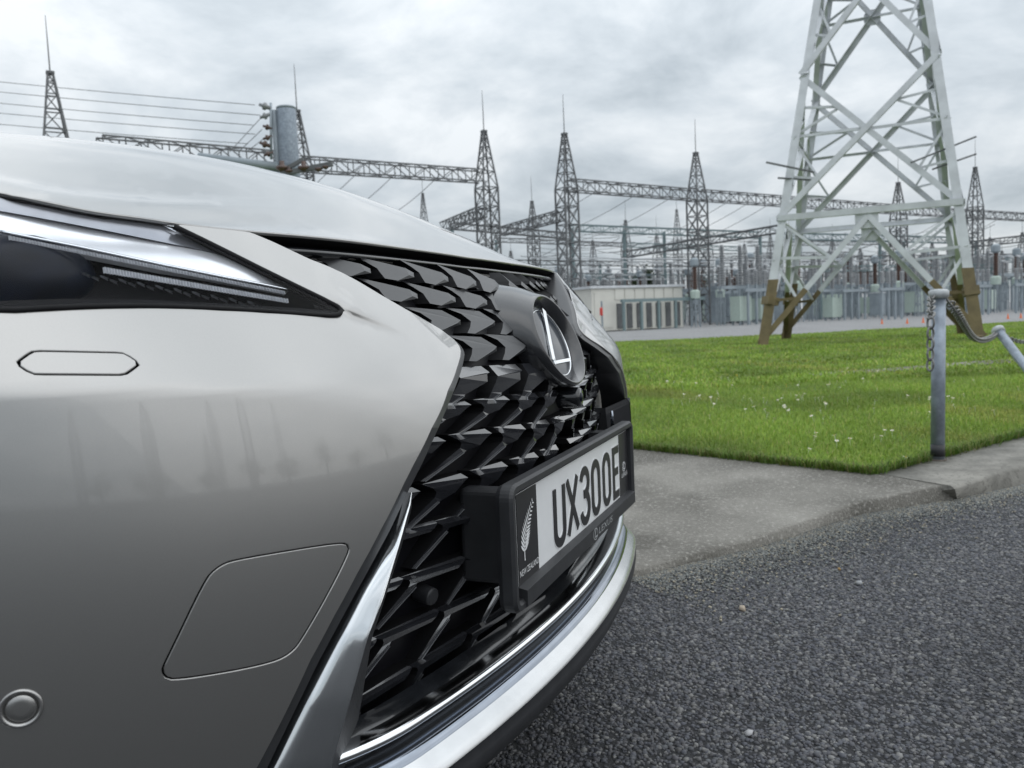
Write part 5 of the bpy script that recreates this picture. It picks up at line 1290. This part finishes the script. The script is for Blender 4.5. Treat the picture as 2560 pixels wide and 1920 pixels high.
# rows of equipment in the yard, parallel to the long beams
ROWK = [(51, ['ct', 'post', 'brk', 'std', 'cab'], 1.0), (57, ['post', 'ct', 'post', 'brk'], 1.), (63, ['disc', 'post', 'std', 'post'], 1.05), (70, ['brk', 'post', 'ct'], 1.1), (77, ['disc', 'post', 'post'], 1.2), (85, ['post', 'disc', 'brk'], 1.3), (95, ['disc', 'post', 'ct'], 1.5)]
for d0, kinds, sk in ROWK:
    px = 1230 if d0 > 60 else 1740
    i = 0
    while px < 2610:
        d_ = d0+(px-1280)*.007*(1 if d0 < 70 else .5)+rk.uniform(-1.5, 1.5)
        place(kinds[i % len(kinds)], bgp(px, d_), angL+rk.choice([0, 0, math.pi/2])+rk.uniform(-.04, .04), sk*rk.uniform(.88, 1.12))
        i += 1; px += rk.uniform(32, 62)*(60/d0)**.5
for px, d_ in ((1820, 66), (2262, 72), (1600, 82)): place('tr', bgp(px, d_), angL+.1)
for px in range(2230, 2570, 110): place('std', bgp(px, 49+(px-2190)*.012), angL, .85)
# tubular busbars on the tops of the post insulators
for k in range(16):
    d_ = 58+k*2.6; pa_ = bgp(1300+rk.uniform(-40, 300), d_, rk.choice([4.1, 4.6, 5.4, 6.2])); pb_2 = pa_+uL*rk.uniform(10, 34)
    o = MB().tube([pa_, pb_2], .05, 6).build('busbar', MT['steel'], None, True); tag(o, 'straight tubular busbar high in the switchyard', 'busbar', 'tubular busbars')
# -- control building
bl0 = bgp(1500, 50.0); bl1 = bgp(1728, 53.5); bu = bl1-bl0; bu[2] = 0; bLn = np.linalg.norm(bu); bu /= bLn; bv = np.array([-bu[1], bu[0], 0])
bd = empty('control_building', bl0); tag(bd, 'low cream control building with steel portal in front', 'building')
BQ = lambda u, v, z: bl0+bu*u+bv*v+np.array([0, 0, z])
def bbox(u0, u1, v0, v1, z0, z1, nm, mat, par=bd):
    V = [BQ(u, v, z) for z in (z0, z1) for u, v in ((u0, v0), (u1, v0), (u1, v1), (u0, v1))]
    return obj(nm, V, [(0, 3, 2, 1), (4, 5, 6, 7), (0, 1, 5, 4), (1, 2, 6, 5), (2, 3, 7, 6), (3, 0, 4, 7)], MT[mat], par)
bbox(0, bLn, .8, 5, .05, 2.75, 'wall', 'offwhite'); bbox(-.15, bLn+.15, .65, 5.2, 2.75, 2.9, 'roof', 'steel')
for k in range(7):
    u = 1.9+k*(bLn-2.2)/6.5; bbox(u, u+.42, .74, .80, .15, 1.75, 'dark_door', 'steel_dk'); bbox(u-.1, u+.55, .755, .79, 2.0, 2.7, 'wall_panel', 'offwhite')
bbox(.2, 1.5, .76, .79, .25, 2.5, 'wall_panel', 'offwhite')
bbox(1.7, bLn+1.2, -.1, .1, 1.8, 2.0, 'portal_beam', 'green_gr')
for u in (1.8, 3.2, 4.6, 6.0): bbox(u, u+.15, -.08, .08, 0, 1.8, 'portal_post', 'green_gr')
q = bgp(1505, 49.2); ex_o = MB().lathe([(.09, 0), (.1, .05), (.1, .7), (.06, .8), (.03, .85)], (0, 0, .95), 10).build('fire_extinguisher', MT['red']); ex_o.location = q; ex_o.scale = (1, 1, .6); ex_o.location.z = .45; tag(ex_o, 'red fire extinguisher on a post beside the cream building', 'extinguisher')
po_ = MB().bar((q[0], q[1]+.15, 0), (q[0], q[1]+.15, 1.9), .1).build('extinguisher_post', MT['bluegrey']); tag(po_, 'short blue grey post holding the red extinguisher', 'post')
cone = MB(); cone.box((-.18, -.18, 0), (.18, .18, .03)); cone.lathe([(.13, .03), (.03, .62), (.02, .63)], n=12); co_ = cone.build('traffic_cone', MT['orange'])
for k, (px, py) in enumerate([(2268, 812), (2308, 806), (2520, 800), (2552, 797), (2205, 816)]):
    o = co_ if k == 0 else bpy.data.objects.new('traffic_cone', co_.data)
    if k: COL.objects.link(o)
    o.location = bgp(px, 36+k*.5); o.scale = (.38, .38, .38); tag(o, ['orange traffic cone nearest below the bollard cap', 'orange traffic cone just left of the bollard', 'left one of two orange cones at the right edge', 'rightmost orange traffic cone at the picture edge', 'orange traffic cone behind the pylon brace'][k], 'cone', 'orange cones in the yard')
# -- trees behind the yard
def tree(P, h, r, n, label, seed):
    rs_ = np.random.RandomState(seed); e_ = empty('tree', P); tag(e_, label, 'tree', 'trees behind the yard')
    m_ = MB(); m_.tube([P, P+[.1, 0, h*.35], P+[.0, .1, h*.8]], [.25, .2, .05], 8)
    for k in range(5):
        a = rs_.rand()*6.28; m_.tube([P+[0, 0, h*(.35+.08*k)], P+[math.cos(a)*r*.6, math.sin(a)*r*.6, h*(.55+.07*k)]], [.1, .03], 5)
    m_.build('trunk', pm('bark', (.09, .075, .06), .9, var=.3), e_)
    c = rs_.randn(40, 3)*[r*.42, r*.42, h*.17]+[0, 0, h*.66]; Q = c[rs_.randint(0, 40, n)]+rs_.randn(n, 3)*r*.13; Q += P
    d = rs_.randn(n, 3); d /= np.linalg.norm(d, axis=1, keepdims=True); s = np.cross(d, rs_.randn(n, 3)); s /= np.linalg.norm(s, axis=1, keepdims=True); w = .10+.1*rs_.rand(n, 1)
    V = np.stack([Q-d*w*1.4, Q+s*w*.6, Q+d*w*1.4, Q-s*w*.6], 1).reshape(-1, 3); F = np.arange(n*4).reshape(n, 4)
    pal = np.array([(.035, .06, .025), (.05, .08, .03), (.028, .045, .02)]); C4 = np.ones((n, 4, 4)); C4[..., :3] = (pal[rs_.randint(0, 3, n)]*(.7+.6*rs_.rand(n, 1)))[:, None]
    o = npmesh('crown', V, F, MT['blade'], C4.reshape(-1, 4)); put(o, e_)
tree(bgp(1612, 78), 4.9, 1.9, 2600, 'dark bushy tree behind the cream building', 5)
tree(bgp(1760, 95), 4.6, 1.8, 1800, 'smaller dark tree right of the cream building', 6)

# -- the steel pole with insulators, left
PD = 22.0
pt = dep((715, 268), PD); pb0 = bgp(715, PD)
pe_ = empty('steel_pole', pb0); tag(pe_, 'thick grey steel pole with insulators behind the bonnet', 'pole')
axp = np.array([pt[0], pt[1], 0]); rP = 23.5/FPX*PD
MB().tube([(pt[0], pt[1], 0), (pt[0], pt[1], pt[2]-.04), (pt[0], pt[1], pt[2])], [rP*1.15, rP, rP*.97], 28).build('pole_shaft', MT['galv'], pe_, True)
MB().tube([(pt[0], pt[1], pt[2]-.06), (pt[0], pt[1], pt[2]-.01), (pt[0], pt[1], pt[2]+.01)], [rP*1.03, rP*1.04, rP*.9], 28).build('pole_rim', MT['bluegrey'], pe_, True)
p2 = dep((685, 276), PD); MB().tube([(p2[0], p2[1], 2), p2], 7.2/FPX*PD, 16).build('side_tube', MT['bluegrey'], pe_, True)
for k, (u, v, w) in enumerate([(1470, 590, 34), (1470, 640, 30), (1482, 705, 26), (1482, 760, 26), (1470, 800, 32), (1487, 850, 26)]):
    c = dep((.4521*u, .4521*v), PD-.1); R2 = w*.4521/FPX*PD; ax = RT*.94+UP*(.33*(1 if k % 2 else -1))
    m_ = MB(); m_.tube([c-ax*R2*1.1, c-ax*R2*.5, c-ax*R2*.35, c, c+ax*R2*.15, c+ax*R2*.9], [R2*.25, R2*.3, R2*.62, R2*.6, R2*.35, R2*.3], 12); m_.build('insulator_disc', MT['insul_br'] if k > 1 else MT['insul'], pe_, True)
m_ = MB(); m_.tube([dep((.4521*1497, .4521*570), PD-.1), dep((.4521*1500, .4521*880), PD-.1)], .035, 8); m_.build('insulator_rail', MT['bluegrey'], pe_, True)
m_ = MB(); m_.tube([dep((.4521*1100, .4521*870), PD), dep((.4521*1540, .4521*925), PD)], .13, 12); m_.build('cross_tube', MT['bluegrey'], pe_, True)
for k, (u, v, w) in enumerate([(1680, 920, 34), (1760, 930, 22), (1800, 918, 20), (1560, 920, 36), (1600, 940, 26)]):
    c = dep((.4521*u, .4521*v), PD-.4); R2 = w*.4521/FPX*PD; m_ = MB(); m_.lathe([(R2*.3, -R2*.9), (R2, -R2*.3), (R2*.9, 0), (R2*.4, R2*.1), (R2*.35, R2*.8)], c, 12); m_.build('insulator_bell', MT['insul_br'], pe_, True)
m_ = MB(); m_.bar(dep((.4521*1560, .4521*960), PD-.4), dep((.4521*1840, .4521*905), PD-.4), .12); m_.bar(dep((.4521*1590, .4521*930), PD-.4), dep((.4521*1680, .4521*880), PD-.4), .1); m_.build('cross_arm', MT['steel_dk'], pe_)
# -- conductors
def wire(a, b_, sag, r, label, grp):
    o = MB().tube(hang(a, b_, sag, 24), r, 5).build('conductor', MT['wire'], None, True); tag(o, label, 'wire', grp); return o
for k, (v0, u1, v1) in enumerate([(428, 1408, 580), (485, 1440, 637), (550, 1400, 692), (610, 1410, 742), (675, 1370, 795)]):
    b_ = dep((.4521*u1, .4521*v1), PD-.1); a = dep((-500, .4521*(v0-95)), PD+4)
    wire(a, b_, .06, .010, ['highest', 'second highest', 'middle', 'second lowest', 'lowest'][k]+' of the five thin wires left of the steel pole', 'wires left of the steel pole')
for k, (u0, v0, u1, v1) in enumerate([(1270, 840, 1440, 655), (1320, 840, 1450, 715), (1370, 835, 1455, 770)]):
    wire(dep((.4521*u0, .4521*v0), PD), dep((.4521*u1, .4521*v1), PD-.1), .0, .010, 'short slanting wire down from the pole insulators', 'slanting wires at the steel pole')
wk = random.Random(5)
WL = []
for (px, py, d_) in ((830, 420, 46), (900, 425, 47), (990, 432, 49), (1100, 436, 50)): WL.append(((px, py, d_), (px-190, py+130, d_+16)))
for (px, py, d_) in ((1500, 472, 56), (1600, 480, 58), (1690, 486, 60), (1830, 498, 63), (1880, 502, 65), (1930, 506, 66), (2320, 533, 79), (2380, 537, 80), (2500, 545, 84)): WL.append(((px, py, d_), (px-260, py+120, d_+28)))
for k, (a, b_) in enumerate(WL): wire(dep(a[:2], a[2]), dep(b_[:2], b_[2]), .5, .022, 'strung conductor running down from the long beams', 'conductors strung from the long beams')
for k in range(84):
    px = wk.uniform(1240, 2450); py = wk.uniform(575, 740); d_ = wk.uniform(60, 95); L_ = wk.uniform(90, 320); dy_ = wk.uniform(-45, 30)
    wire(dep((px, py), d_), dep((px+L_, py+dy_), d_+wk.uniform(-5, 12)), wk.uniform(.2, .7), .024, 'busbar wire strung low across the switchyard', 'low wires across the switchyard')

# -- the rest of the yard, which only the car's paint mirrors
for k, (x, y, h) in enumerate([(42, -9, 1.), (48, -16, 1.05), (40, -24, .95), (52, -30, 1.1), (36, -34, .9), (55, -5, 1.), (60, -22, .8), (30, -46, 1.)]):
    o = copy_tree(mp); o.location = (x, y, 0); o.rotation_euler = (0, 0, .3*k); o.scale = (1, 1, h); tag(o, 'lattice mast across the road, mirrored in the silver bumper', 'mast', 'masts mirrored in the paint')
for k in range(9): tree(np.array([62+6*math.sin(k*2.1), -52+k*9.5, 0.]), 5.0+1.5*math.sin(k*3.3), 3.4, 900, 'tree across the road, mirrored faintly in the bumper', 30+k)
